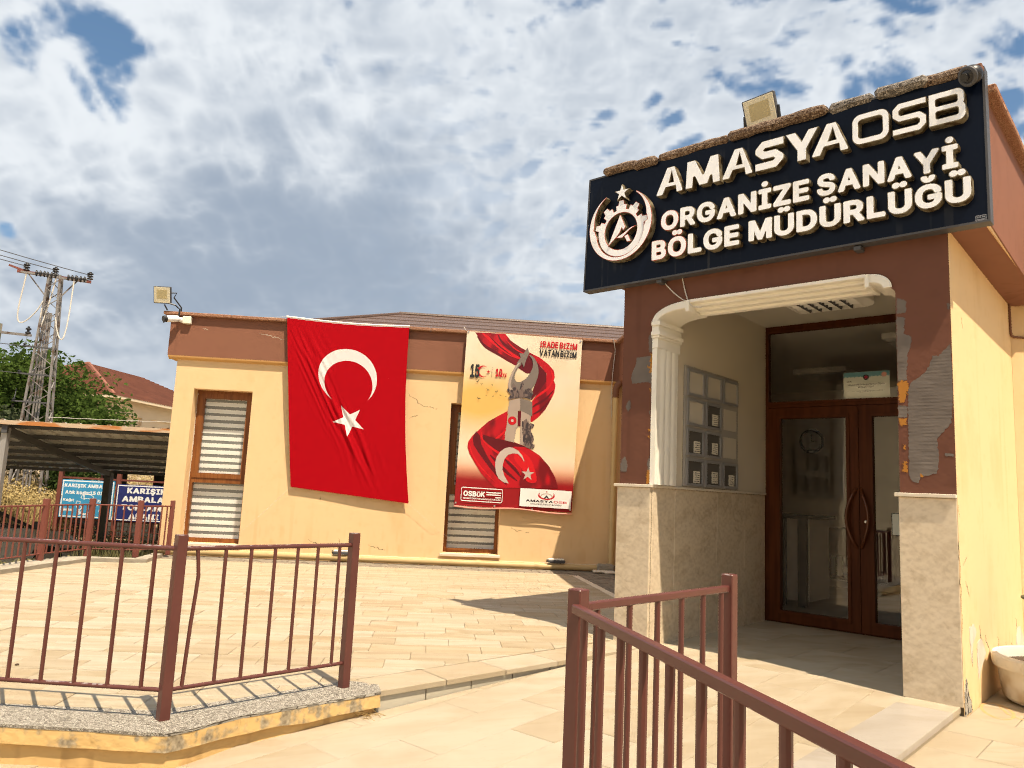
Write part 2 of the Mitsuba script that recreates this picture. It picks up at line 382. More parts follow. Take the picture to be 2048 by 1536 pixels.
def terrain():
    xs = np.concatenate([np.linspace(-400, -42, 14), np.linspace(-40, 40, 81), np.linspace(42, 400, 14)]); ys = np.concatenate([np.linspace(-400, -22, 12), np.linspace(-20, 60, 81), np.linspace(65, 500, 16)])
    X, Y = np.meshgrid(xs, ys); Z = np.full_like(X, -.42)
    left = np.clip((-5.85 - X) / .5, 0, 1) * np.clip((Y - 2.0) / 2, 0, 1); Z = Z - .5 * left
    bank = np.clip((Y - 20) / 9, 0, 1) * np.clip((-9 - X) / 3, 0, 1) * np.clip((80 - Y) / 30, 0, 1); Z += 1.0 * bank
    far = np.clip((np.hypot(X, Y) - 90) / 250, 0, 1); back = np.clip((-Y - 40) / 120, 0, 1)
    Z += (meshkit.fbm(np.stack([X * .05, Y * .05, X * 0], -1), 3, 5) - .5) * .5 * np.clip((np.hypot(X, Y) - 18) / 20, 0, 1) + 75 * back * meshkit.fbm(np.stack([X * .012, Y * .012, X * 0], -1), 3, 9)
    v = np.stack([X, Y, Z], -1).reshape(-1, 3); nx = len(xs); i, j = np.meshgrid(np.arange(len(ys) - 1), np.arange(nx - 1), indexing='ij')
    a = (i * nx + j).ravel(); f = np.vstack([np.stack([a, a + 1, a + nx + 1], 1), np.stack([a, a + nx + 1, a + nx], 1)])
    return V(v, f)


def soil(p, n, uv):
    a = fbm(p.x * .6, p.y * .6, 0.0, 3); b = fbm(p.x * 7, p.y * 7, 0.0, 3)
    return mix(mix((.42, .35, .24), (.30, .24, .15), a), (.17, .145, .08), smoothstep(.55, .8, b))


mat('m_soil', proc(soil), .95, .1)
struct('ground', terrain(), 'm_soil', 'dry sandy ground around the building and under the carport', smooth=True)


def slab(poly, zf, thick, bev=.004):
    """one tile: closed sides, chamfered top edge, top following zf"""
    c = np.array(poly.exterior.coords)[:-1]
    if not poly.exterior.is_ccw: c = c[::-1]
    n = len(c); ctr = c.mean(0); d = ctr - c; ins = c + d / (np.linalg.norm(d, axis=1, keepdims=True) + 1e-9) * bev * 1.5
    zt = np.array([zf(*q) for q in c]); zi = np.array([zf(*q) for q in ins])
    v = np.vstack([np.c_[c, zt - thick], np.c_[c, zt - bev * .6], np.c_[ins, zi]]); f = []
    for i in range(n):
        j = (i + 1) % n; f += [[i, j, n + j], [i, n + j, n + i], [n + i, n + j, 2 * n + j], [n + i, 2 * n + j, 2 * n + i]]
    f += [[2 * n, 2 * n + i, 2 * n + i + 1] for i in range(1, n - 1)]
    return V(v, f)


def xy(F, u, o): return tuple(F.p(u, o, 0)[:2])


def tiles(holder, region, F, u0, u1, du, o0, o1, do, mats, zf, thick, seed, gap=.003, stag=.5, name='tile', limit=300, rowalong='u', jit=.0, bev=.004):
    rng = np.random.default_rng(seed); out = []
    rows = int(round((o1 - o0) / do)); k = 0
    for r in range(rows):
        off = (r * stag + rng.uniform(-.12, .12)) % 1.0
        c0 = u0 - off * du
        while c0 < u1:
            q = [(c0 + gap, o0 + r * do + gap), (c0 + du - gap, o0 + r * do + gap), (c0 + du - gap, o0 + (r + 1) * do - gap), (c0 + gap, o0 + (r + 1) * do - gap)]
            if rowalong == 'o': q = [(b, a) for a, b in q]
            P = Polygon([xy(F, *t) for t in q]).intersection(region)
            for g in polys(P):
                if g.area > .0012:
                    g = g.simplify(.001)
                    if len(g.interiors): g = Polygon(g.exterior)
                    h = rng.uniform(-jit, jit); out.append((math.hypot(g.centroid.x, g.centroid.y), g, h, mats[rng.integers(len(mats))]))
            c0 += du
    out.sort(key=lambda t: t[0])
    for d_, g, h, m in out[:limit]:
        zz = (lambda x, y, h=h: zf(x, y) + h)
        add(name, slab(g, zz, thick, bev), m, holder)
    if len(out) > limit:
        by = {}
        for d_, g, h, m in out[limit:]: by.setdefault(m, []).append(slab(g, lambda x, y, h=h: zf(x, y) + h, thick))
        ks = sorted(by)
        allm = cat([x for k_ in ks for x in by[k_]])
        key = add('far_' + name, allm, mats[0], holder); labels[key] = {'kind': 'stuff', 'label': 'the farthest and smallest paving tiles'}


# the step line between terrace and ramp, in porch coordinates
S0, S1 = (-.02, 0.0), (-.245, 2.49)
step0, step1 = xy(PF, *S0), xy(PF, *S1)
pierL = xy(PF, -.32, -.02); porch_back = xy(PF, -.3, -1.75)
C1 = (-.84, 4.66); C2 = (-1.56, 3.95); C3 = (-5.6, 4.15)              # inner edge of the terrazzo curb
terrace_poly = Polygon([step0, step1, (-.67, 4.60), C1, C2, C3, (-5.50, 8.7), (-5.42, 10.25), (-4.95, 10.33), (-4.86, 11.02), xy(LF, 3.55, .70), (1.04, 11.36), (1.335, 9.126), xy(PF, -.45, -.9), pierL])
front = [(-.655, 4.54), (-1.254, 3.976), (-1.40, 3.75), (-1.479, 3.664), (-1.60, 3.655), (-1.83, 3.675), (-2.25, 3.685), (-4.0, 3.82), (-6.2, 4.0)]
back = [(-6.2, 4.34), (-4.0, 4.16), (-2.45, 3.995), (-1.70, 3.99), (-1.575, 4.085), (-.885, 4.76), (-.70, 4.70)]
cp_poly = Polygon(front + back).buffer(-.012).buffer(.012, join_style=1)
terrace_poly = terrace_poly.buffer(0).difference(cp_poly.buffer(.003)); terrace_poly = max(polys(terrace_poly), key=lambda q: q.area)
tk = struct('terrace', extrude_xy(terrace_poly.buffer(-.026), -.40, -.012), 'm_grout', 'sunlit terrace of narrow beige travertine tiles in front of the left facade')
LT = Frame(LF.o, AL)
# border course of larger slabs along the step
border = Polygon([step0, step1, (-.67, 4.60), xy(PF, -.53, 2.42), xy(PF, -.33, .02)])
nose = Polygon([xy(PF, -.02, .02), xy(PF, -.245, 2.49), xy(PF, -.225, 2.50), xy(PF, .005, .02)])
zb = 0.0
L_ = 2.49
for k in range(5):
    a, b = k / 5, (k + 1) / 5
    e = .0012
    lerp = lambda p, q, t: (p[0] + (q[0] - p[0]) * t, p[1] + (q[1] - p[1]) * t)
    P = Polygon([xy(PF, *lerp((-.016, .02), (-.241, 2.49), a + e)), xy(PF, *lerp((-.016, .02), (-.241, 2.49), b - e)), xy(PF, *lerp((-.31, .02), (-.53, 2.42), b - e)), xy(PF, *lerp((-.31, .02), (-.53, 2.42), a + e))])
    add('edge_slab', slab(P, lambda x, y: 0.0, .032, .006), f'm_ramp{k % 3}', tk)
# riser tiles under the nosing
for k in range(7):
    a, b = k / 7, (k + 1) / 7
    P0, P1 = lerp(S0, S1, a + .002), lerp(S0, S1, b - .002)
    q = []
    for (u, o), t in ((P0, 0), (P1, 0)):
        q.append((u, o))
    pts = []
    for zt in ('b', 't'):
        for (u, o) in q:
            z = float(ramp_z(o)) - .02 if zt == 'b' else -.033
            pts.append(((u, o), z))
    (p0, z0), (p1, z1), (_, z2), (_, z3) = pts[0], pts[1], pts[2], pts[3]
    n_ = .025
    p0 = (p0[0] - .014, p0[1]); p1 = (p1[0] - .014, p1[1])
    v = [PF.p(p0[0] - n_, p0[1], z0), PF.p(p1[0] - n_, p1[1], z1), PF.p(p1[0], p1[1], z1), PF.p(p0[0], p0[1], z0), PF.p(p0[0] - n_, p0[1], z2), PF.p(p1[0] - n_, p1[1], z3), PF.p(p1[0], p1[1], z3), PF.p(p0[0], p0[1], z2)]
    add('riser_tile', hexa(v), 'm_riser', tk)
field = terrace_poly.difference(border.buffer(.004))
tiles(tk, field, LT, -4.0, 4.4, .40, .60, 8.4, .252, ['m_tile0', 'm_tile1', 'm_tile2', 'm_tile3', 'm_tile0', 'm_tile2'], lambda x, y: 0.0, .012, 4, gap=.0016, stag=.41, jit=.0012, bev=.0022)

# grey concrete paver strip along the facade and beside the return wall
pv_poly = Polygon([xy(LF, -2.3, .74), xy(LF, 3.56, .70), (1.04, 11.36), (1.10, 11.30), xy(LF, 4.40, .02), xy(LF, -2.4, .02)]).buffer(0)
pv2 = Polygon([(1.04, 11.38), (1.12, 11.38), (1.40, 9.126), xy(PF, -.36, -.95), xy(PF, -.32, -1.75), xy(LF, 4.40, .05), xy(LF, 3.6, .69)]).buffer(0)
pav_all = unary_union([pv_poly, pv2]).difference(terrace_poly.buffer(.012))
pk = struct('paver_strip', extrude_xy(pav_all, -.4, -.022), 'm_grout', 'strip of small weathered grey concrete pavers along the foot of the facade')
tiles(pk, pav_all, LT, -2.5, 4.6, .225, 0.0, 4.0, .205, ['m_paver'], lambda x, y: -.006, .02, 8, gap=.006, name='paver', jit=.003, limit=260)
add('border_strip', extrude_xy(Polygon([(1.0, 11.34), (1.09, 11.36), (1.385, 9.126), (1.295, 9.10)]), -.05, .002), 'm_marble_trim', pk)

# ramp up to the door, porch floor, raised strip, lower paving on the right
ramp_reg = Polygon([xy(PF, u, o) for u, o in [(-.012, 0), (-.245, 2.47), (-.35, 3.45), (-3.3, 5.0), (-5.5, 7.3), (4.9, 7.3), (2.3, 3.8), (1.858, 3.4), (1.858, 0)]])
rg = Polygon([xy(PF, u, o) for u, o in [(-.10, 0), (-.40, 2.5), (-3.2, 7.3), (4.9, 7.3), (1.858, 0)]])


def zr_(x, y): return float(ramp_z(PF.inv([x, y, 0])[1]))


def sheet(region, zf, dz, frame, uu, oo):
    v, f = [], []
    for a in uu:
        for b in oo:
            P = frame.p(a, b, 0); v.append([P[0], P[1], zf(P[0], P[1]) + dz])
    nb = len(oo)
    for i in range(len(uu) - 1):
        for j in range(nb - 1):
            k = i * nb + j; f += [[k, k + 1, k + nb + 1], [k, k + nb + 1, k + nb]]
    return V(v, f)


rk = struct('ramp', cat([sheet(None, zr_, -.010, PF, np.linspace(-.6, 1.90, 6), [0, .5, 1, 2, 3, 3.6]), sheet(None, zr_, -.010, PF, np.linspace(-4, 5.2, 12), [3.6, 4.2, 5, 7.6])]), 'm_grout', 'gently rising walkway of large pale travertine slabs leading to the porch')
tiles(rk, ramp_reg, PF, -.02, 7.2, .95, -3.2 + .08, 5.0, .30, ['m_ramp0', 'm_ramp1', 'm_ramp2'], zr_, .010, 21, gap=.0009, stag=.47, rowalong='o', name='slab', jit=.0006)
floor_reg = Polygon([xy(PF, u, o) for u, o in [(0, 0), (1.86, 0), (1.86, -2.24), (0, -2.24)]])
fk = struct('porch_floor', extrude_xy(floor_reg, -.3, -.0125), 'm_grout', 'shaded travertine floor inside the porch')
tiles(fk, floor_reg, PF, 0, 1.86, .62, -2.24, 0.0, .56, ['m_ramp0', 'm_ramp1', 'm_ramp2'], lambda x, y: -.002, .01, 23, gap=.0008, name='slab', stag=.3)
sk = struct('raised_strip', cat([extrude_xy(Polygon([xy(PF, u, o) for u, o in [(1.868, 0.0), (2.162, 0), (2.162, 3.55), (1.868, 3.55)]]), -.35, -.032)]), 'm_grout', 'raised stone strip along the right edge of the walkway')
for k, (a, b, m) in enumerate([(0.004, .19, 'm_ramp2'), (.192, 1.55, 'm_strip'), (1.552, 2.6, 'm_strip'), (2.602, 3.6, 'm_strip')]):
    P = Polygon([xy(PF, u, o) for u, o in [(1.862, a), (2.168, a), (2.168, b), (1.862, b)]]); add('slab', slab(P, lambda x, y: 0.0, .034, .005), m, sk)
low_reg = Polygon([xy(PF, u, o) for u, o in [(2.163, 3.9), (2.163, .002), (2.2, .002), (2.2, -2.6), (7, -6.5), (7, 3.9)]])
lk = struct('lower_paving', extrude_xy(low_reg.buffer(.04), -.4, -.062), 'm_grout', 'sunlit beige paving right of the porch where the planter stands')
tiles(lk, low_reg, PF, 2.1, 5.5, .60, -2.518, 3.78, .42, ['m_ramp0', 'm_ramp1', 'm_tile0'], lambda x, y: -.052, .01, 29, gap=.002, name='slab', jit=.001)
el_ = Polygon([(2.30 + .085 * math.cos(t) + .05 * math.sin(t), -.33 + .20 * math.sin(t)) for t in np.linspace(0, 6.28, 40)])
stain = unary_union([el_.exterior.buffer(.009), LineString([(2.27, -.52), (2.36, -.30), (2.44, -.22), (2.55, -.20)]).buffer(.007)])
m_ = [Polygon([xy(PF, *q) for q in g.exterior.coords], [[xy(PF, *q) for q in i.coords] for i in g.interiors]) for g in polys(stain)]
mat('m_rust', proc(lambda p, n, uv: mix((.44, .31, .17), (.46, .26, .09), fbm(p.x * 30, p.y * 30, 0.0, 3))), .6, .3)
add('rust_stain', extrude_xy(MultiPolygon(m_), -.0508, -.0502), 'm_rust', lk)

# ---------------------------------------------------------------- terrazzo curb with the left railing
ck = thing('curb_wall', 'low kerb wall with speckled terrazzo top and flaking yellow paint under the left railing', 'kerb')


def curb_part(poly, z0, z1, rng, rough):
    m = extrude_xy(poly, z0, z1); m = m.subdivide_to_size(.05); return wobble(m, rough, 9, rng, (1, 1, .5))


rng = np.random.default_rng(3)
cut = [(-9, -3.05), (-3.04, 9)]
for a, b in cut:
    q = cp_poly.intersection(sbox(a, 0, b, 9)); m = curb_part(q, -.014, 0.0, 3, .002); add('coping', m, 'm_terrazzo', ck, smooth=False)
    m = curb_part(q.buffer(-.002), -.090, -.0142, 4, .005)
    v = np.asarray(m.vertices).copy(); lowv = v[:, 2] < -.08; v[lowv, 2] += .024 * (meshkit.fbm(v[lowv] * [4, 4, 0] + 3, 3, 8) - .35); m.vertices = v
    add('fascia', m, 'm_curb', ck)
add('wall', wobble(extrude_xy(cp_poly.buffer(-.030), -.5, -.07).subdivide_to_size(.08), .008, 6, 6), 'm_curb_low', ck)
# dry weeds caught under the broken end
rng = np.random.default_rng(17); ws = []
for k in range(26):
    b_ = np.array([-.72 + rng.normal(0, .05), 4.50 + rng.normal(0, .03), -.118]); e_ = b_ + np.array([rng.normal(-.02, .05), rng.normal(-.04, .03), rng.uniform(.004, .06)]); ws.append(tube([b_, (b_ + e_) / 2 + [0, 0, .01], e_], [.002, .0016, .0006], 4))
mat('m_straw', (.33, .22, .09), .8, .1)
k_ = add('dry_weed', cat(ws), 'm_straw'); labels[k_] = {'label': 'dry weeds caught under the broken end of the kerb', 'category': 'weeds', 'kind': 'stuff'}


def railing(key, pts_posts, spans, top, bot, mats, w, bar_r, post_z0, rail_w, zbase):
    pass


def rail_span(key, a, b, zt, zb_, n, r, rw, m, first=None, bent=None, skip_ends=0.0, square=False):
    """top and bottom rails with n bars between a and b (xy)"""
    a, b = np.array(a), np.array(b)
    add('top_rail', bar([*a, zt], [*b, zt], rw, rw, bev=.003) if square else tube([[*a, zt], [*b, zt]], rw / 2, 10), m, key, smooth=40)
    add('bottom_rail', bar([*a, zb_], [*b, zb_], rw * .8, rw * .8, bev=.003) if square else tube([[*a, zb_], [*b, zb_]], rw * .42, 10), m, key, smooth=40)
    L = np.linalg.norm(b - a)
    ts = first if first is not None else [(i + .5) / n for i in range(n)]
    for i, t in enumerate(ts):
        q = a + (b - a) * t; pts = [[*q, zb_], [*q, zt]]
        if bent is not None and i == bent:
            dxy = (b - a) / L
            pts = [[*(q - dxy * .012), zb_], [*(q + dxy * .002), zb_ + .30], [*(q + dxy * .012), zb_ + .44], [*(q + dxy * .017), zb_ + .53], [*(q + dxy * .010), zt - .07], [*(q + dxy * .0), zt]]
        add('baluster', tube(pts, r, 9), m, key, smooth=40)


p1, p2 = np.array([-1.588, 3.855]), np.array([-.883, 4.605])
ra = math.atan2(p2[1] - p1[1], p2[0] - p1[0])
rl = thing('railing', 'brown painted metal railing with round bars on the kerb at left', 'railing')
for (x, y), zt in ((p1, .868), (p2, .87)):
    add('post', post(x, y, -.004, zt, .050, ra), 'm_rail', rl)
rail_span(rl, p1, p2, .80, .135, 8, .0095, .024, 'm_rail', first=[.085, .232, .370, .505, .640, .765, .905], bent=0)
pl = np.array([-4.70, 4.07])
dl = (pl - p1) / np.linalg.norm(pl - p1)
rail_span(rl, p1, p1 + dl * 3.1, .80, .135, 19, .0100, .025, 'm_rail', first=[(.125 + .168 * i) / 3.1 for i in range(18)])
add('post', post(*pl, -.004, .868, .050, 0), 'm_rail', rl)

r1, r2 = np.array([.205, 2.115]), np.array([.793, 2.752])
rr = thing('railing', 'brown painted metal railing with worn handrail close in front at right', 'railing')
rb = math.atan2(r2[1] - r1[1], r2[0] - r1[0])
for (x, y), zt in ((r1, .902), (r2, .902)):
    add('post', post(x, y, -.005, zt, .043, rb), 'm_rail', rr)
rail_span(rr, r1, r2, .853, .12, 6, .0092, .022, 'm_rail', first=[.10, .285, .46, .625, .785, .93], square=True)
ex = np.array([.172, 2.0]); dirn = np.array([.241, -1.061]); dirn /= np.linalg.norm(dirn)
e0 = np.array([.196, 2.09]); e1 = e0 + dirn * 2.2
rail_span(rr, e0, e1, .853, .12, 16, .0100, .024, 'm_rail', first=[(.075 + .128 * i) / 2.2 for i in range(16)], square=True)
add('post', post(*(e0 + dirn * 2.22), -.3, .902, .043, rb), 'm_rail', rr)

# ---------------------------------------------------------------- the building
ob = thing('office_building', 'single storey yellow office building with brown parapet band and entrance porch', 'building')


def part(nm, mesh, m, frame=None, parent=None, smooth=False, label=None):
    k = add(nm, mesh, m, parent or ob, frame, smooth)
    if label: labels[k] = {'label': label}
    return k


WIN = [(-2.25, -1.37), (1.69, 2.54)]
facade = sbox(-2.54, -.3, 4.45, 3.58)
for a, b in WIN: facade = facade.difference(sbox(a, .18, b, 2.50))
part('wall', extrude_uz(facade, -.32, 0.0), 'm_yellow', LF, label='yellow rendered left facade wall')
part('wall', cat([cbox(-2.54, -2.24, -8, -.33, -.9, 3.58), cbox(-2.54, 8, -8.3, -8, -.9, 3.58)]), 'm_yellow', LF)
# return wall to the porch (its own face looks left)
part('wall', cbox(-.0, 4.55, -.3, 0.0, -.3, 3.6), 'm_yellow', W1)
part('band', extrude_oz([(-.2, 2.93), (.012, 2.93), (.075, 2.985), (.075, 3.60), (-.2, 3.60)], 0.0, 4.55), 'm_brown', W1)
part('coping', cbox(0, 4.6, -.3, .14, 3.602, 3.655, .008), 'm_coping_red', W1)
# brown parapet band
part('band', cat([extrude_oz([(-.3, 2.985), (.065, 2.985), (.065, 3.602), (-.3, 3.602)], -2.675, 4.40)]), 'm_brown', LF, label='brown parapet band over the left facade')
part('band_ledge', cat([extrude_oz([(0.002, 2.93), (.062, 2.962), (.068, 2.984), (-.1, 2.984)], -2.665, 4.40), cbox(-2.66, -2.545, -.3, .05, 2.945, 2.983)]), 'm_band_edge', LF)
u = -2.78
rng = np.random.default_rng(5)
while u < 4.34:
    w = min(1.02, 4.34 - u); m = cbox(u + .003, u + w - .003, -.32, .135, 3.604, 3.654, .008).subdivide_to_size(.12); part('coping', wobble(m, .003, 7, 2), 'm_coping_red', LF); u += w
part('plinth', cbox(-2.53, 4.38, 0.0, .018, .055, .095, .003), 'm_marble_trim', LF)

# windows
for wi, (a, b) in enumerate(WIN):
    wk = uniq(f'{ob}__window'); labels[wk] = {'label': ['tall brown framed window with striped roller blind', 'tall brown framed window half hidden by the poster'][wi]}
    z0, z1 = .18, 2.50; o = -.20
    ring = sbox(a, z0, b, z1).difference(unary_union([sbox(a + .055, 1.165, b - .055, z1 - .06), sbox(a + .055, z0 + .065, b - .055, 1.075)]))
    add('frame', extrude_uz(ring, o - .07, o), 'm_window_frame', wk, LF)
    sash = sbox(a + .042, 1.15, b - .042, z1 - .045); add('sash', extrude_uz(sash.difference(sbox(a + .122, 1.225, b - .118, z1 - .125)), o - .05, o + .014), 'm_window_frame', wk, LF)
    gl = cat([V([[a + .10, o - .03, 1.21], [b - .10, o - .03, 1.21], [b - .10, o - .03, z1 - .10], [a + .10, o - .03, z1 - .10]], [[0, 1, 2], [0, 2, 3]]), V([[a + .04, o - .03, z0 + .055], [b - .04, o - .03, z0 + .055], [b - .04, o - .03, 1.08], [a + .04, o - .03, 1.08]], [[0, 1, 2], [0, 2, 3]])])
    add('pane', gl, 'm_glass', wk, LF)
    add('sheer', V([[a + .05, o - .10, .2], [b - .05, o - .10, .2], [b - .05, o - .10, 2.46], [a + .05, o - .10, 2.46]], [[0, 1, 2], [0, 2, 3]]), 'm_blind_sheer', wk, LF)
    zz = .235; i = 0
    while zz < 2.40:
        h = .062 if wi == 0 else .070
        dz = .004 * math.sin(i * 2.7)
        add('blind_band', V([[a + .05, o - .095, zz], [b - .05, o - .095, zz + dz], [b - .05, o - .095, zz + h + dz], [a + .05, o - .095, zz + h]], [[0, 1, 2], [0, 2, 3]]), 'm_blind', wk, LF)
        zz += .107; i += 1
    add('bottom_bar', cbox(a + .05, b - .05, o - .11, o - .085, .205, .232, .004), 'm_grey_metal', wk, LF)
    add('sill', cbox(a - .05, b + .03, -.27, .045, .135, .178, .005), 'm_marble_trim', wk, LF)
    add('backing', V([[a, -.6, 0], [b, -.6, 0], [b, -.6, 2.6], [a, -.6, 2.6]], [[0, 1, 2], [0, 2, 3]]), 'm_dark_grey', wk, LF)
    # worn sealant along the left jamb
    sl = ragged([(a + .001, .2), (a + .012, .2), (a + .008, 1.0), (a + .014, 1.6), (a + .006, 2.46), (a + .001, 2.46)], 40 + wi, .006, .02)
    add('sealant', extrude_uz(sl, o, o + .004), 'm_pale_plaster', wk, LF)

# hairline cracks and blistered paint on the facade
rng = np.random.default_rng(23)


def crack(frame, pts, w, seed, nm='crack', mtl='m_crack', o=.0008, sub=None):
    r = np.random.default_rng(seed); P = np.array(pts, float)
    L = LineString(P); n = max(6, int(L.length / .03)); q = np.array([L.interpolate(i / n, normalized=True).coords[0] for i in range(n + 1)]); q[1:-1] += r.normal(0, .008, q[1:-1].shape)
    ww = w * np.sin(np.linspace(.15, math.pi - .1, n + 1)) * r.uniform(.5, 1.3, n + 1)
    t = np.gradient(q, axis=0); t /= np.linalg.norm(t, axis=1, keepdims=True) + 1e-9; nn = np.stack([-t[:, 1], t[:, 0]], 1)
    poly = Polygon(np.vstack([q + nn * ww[:, None], (q - nn * ww[:, None])[::-1]])).buffer(0)
    part(nm, extrude_uz(poly, -.001, o), mtl, frame)


for i, pts in enumerate([[(-.35, .30), (-.2, .22), (-.02, .2)], [(.55, .26), (.75, .19), (.86, .17)], [(2.72, .62), (2.82, .56), (2.92, .58)], [(1.0, 2.6), (1.25, 2.42), (1.52, 2.38)], [(1.05, 2.22), (1.2, 2.28)],
                         [(-2.46, .65), (-2.40, .45)], [(-.22, .95), (-.21, .88)], [(2.95, .55), (3.02, .53)], [(.1, .33), (.12, .22)], [(3.25, 1.55), (3.27, 1.48)]]):
    crack(LF, pts, .0045, 60 + i)
for i, pts in enumerate([[(-2.2, 3.43), (-2.1, 3.40)], [(-1.35, 3.40), (-1.1, 3.36), (-.95, 3.33)]]): crack(LF, pts, .004, 80 + i, o=.067, mtl='m_pale_plaster')

# drain pipes, lamps at the foot of the wall
dk = part('drain_pipe', tube([LF.p(-2.5, .09, .055), LF.p(4.2, .09, .048)], .047, 16), 'm_pvc', smooth=40, label='yellow drain pipe lying along the foot of the facade')
for uu in (-1.55, .25, 1.35, 2.2, 3.1): part('pipe_collar', tube([LF.p(uu, .09, .053), LF.p(uu + .07, .09, .053)], .052, 16), 'm_pvc', smooth=40)
part('downpipe', tube([LF.p(4.30, .075, z) for z in (.10, 2.74)], .043, 14), 'm_pvc', smooth=40, label='yellow downpipe in the corner')
part('pipe_elbow', tube([LF.p(4.30, .075, 2.72), LF.p(4.30, .075, 2.86), LF.p(4.33, .09, 2.93), LF.p(4.37, .10, 2.97)], .052, 12), 'm_brown_smooth', smooth=40)
part('pipe_bracket', cat([tube([LF.p(4.30, .075, z), LF.p(4.30, .075, z + .025)], .047, 12) for z in (.75, 1.7, 2.5)]), 'm_pvc', smooth=40)
part('wire', tube([LF.p(4.22, .15, 3.66), LF.p(4.27, .09, 3.5), LF.p(4.24, .08, 3.1), LF.p(4.23, .06, 2.75), LF.p(4.25, .03, 2.4)], .006, 6), 'm_cable')
for uu, lab in ((.05, 'small white floodlight on the ground left along the facade pipe'), (3.30, 'small white floodlight lying on the facade pipe near the corner')):
    lk_ = thing('floor_lamp', lab, 'lamp')
    add('housing', cbox(uu, uu + .27, .05, .15, .105, .150, .01), 'm_dark_grey', lk_, LF); add('lens', cbox(uu + .012, uu + .258, .06, .145, .148, .168, .006), 'm_white', lk_, LF)
    add('bracket', tube([LF.p(uu - .01, .03, .10), LF.p(uu - .012, .10, .13), LF.p(uu - .01, .14, .16)], .008, 6), 'm_black', lk_)
st = thing('stone_pile', 'broken stone pieces lying in the shaded corner beside the downpipe', 'stone')
rng = np.random.default_rng(9)
for k, (uu, oo, sx, sz, m) in enumerate([(4.20, .14, .26, .12, 'm_concrete'), (4.15, .30, .34, .035, 'm_marble_trim'), (4.28, .38, .28, .03, 'm_marble_trim')]):
    mm = wobble(cbox(uu - sx / 2, uu + sx / 2, oo - .08, oo + .08, .0, sz, .02).subdivide_to_size(.08), .012, 9, k); add('stone', mm, m, st, LF)

# hip roof behind the parapet
def roof():
    e = [(-2.2, -.35), (9.5, -.35), (9.5, -7.9), (-2.2, -7.9)]; z0, zr = 3.50, 4.80; rv = [(0.55, -4.1), (6.8, -4.1)]
    v = [LF.p(*q, z0) for q in e] + [LF.p(*q, zr) for q in rv]
    return V(v, [[0, 1, 5], [0, 5, 4], [1, 2, 5], [2, 3, 4], [2, 4, 5], [3, 0, 4]])


rf = part('roof', roof(), 'm_roof_metal', label='dark brown sheet metal hip roof')
for k in range(1, 7):
    t = k / 7; o = -.35 - 3.75 * t; z = 3.50 + 1.30 * t; ul = -2.2 + 2.75 * t; ur = 9.5 - 2.7 * t
    add('lap', bar(LF.p(ul, o, z + .002), LF.p(ur, o, z + .002), .02, .014), 'm_roof_metal', rf)
add('ridge_cap', tube([LF.p(.5, -4.1, 4.80), LF.p(6.8, -4.1, 4.80)], .05, 8), 'm_roof_metal', rf)
add('hip_cap', tube([LF.p(-2.2, -.35, 3.52), LF.p(.55, -4.1, 4.80)], .04, 8), 'm_roof_metal', rf)

# ---------------------------------------------------------------- porch
D = -2.235
arch = Polygon([(0.0, -.4), (0.0, 2.605)] + [(.30 - .30 * math.cos(t), 2.605 + .13 * math.sin(t)) for t in np.linspace(.05, math.pi / 2, 12)] + [(1.70 + .13 * math.sin(t), 2.64 + .095 * math.cos(t)) for t in np.linspace(0, math.pi / 2, 10)] + [(1.86, 2.61), (1.86, -.4)])
front_poly = sbox(-.30, -.4, 2.185, 3.93).difference(arch)
up = front_poly.intersection(sbox(-1, 1.262, 3, 5)); lo = front_poly.intersection(sbox(-1, -.4, 3, 1.262))
part('porch_front', extrude_uz(up, -.38, 0.0), 'm_porch_shade_brown', PF, label='brown painted porch front with peeling plaster')
part('porch_core', extrude_uz(lo.intersection(sbox(-1, -1, 2.184, 5)), -.38, -.022), 'm_grout', PF)
part('porch_side', cbox(-.30, -.02, -2.4, -.385, -.3, 3.93), 'm_brown', PF)
part('porch_side', cat([extrude_oz([(-2.3, -.4), (-.384, -.4), (-.384, 3.93), (-2.3, 3.93)], 2.150, 2.188), extrude_oz([(-.384, -.4), (.0008, -.4), (.0008, 3.93), (-.384, 3.93)], 2.1854, 2.188)]), 'm_yellow', PF, label='sunlit yellow side wall of the porch')
part('porch_body', cbox(1.875, 2.145, -2.3, -.385, -.3, 3.93), 'm_cream_wall', PF)
part('porch_body', cbox(-.28, 2.14, -2.2, -.2, 3.02, 3.92), 'm_brown', PF)
# marble dado slabs: left pier front, left pier outer side, left jamb, right pier
mk = lambda *a: part('marble_slab', cbox(*a, .003), 'm_marble', PF)
mk(-.318, -.002, -.02, .008, -.02, 1.238)
for a, b in ((-1.9, -1.02), (-1.016, -.022)): mk(-.32, -.299, a, b, -.02, 1.238)
for a, b in ((-.385, -.0225), (-1.157, -.388), (-1.727, -1.160), (-2.215, -1.730)): mk(-.022, .003, a, b, -.02, 1.238)
mk(1.852, 2.1845, -.02, .008, -.002, 1.238); part('marble_slab', cbox(1.853, 1.875, -2.2, -.0225, -.002, 1.238, .003), 'm_marble', PF)
ct = lambda *a: part('marble_cap', cbox(*a, .003), 'm_marble_trim', PF)
ct(-.34, .02, -.03, .03, 1.240, 1.264); ct(-.0, .024, -2.2, -.032, 1.240, 1.262); ct(1.832, 2.186, -.03, .03, 1.240, 1.264); ct(-.345, -.28, -1.9, -.032, 1.240, 1.262)
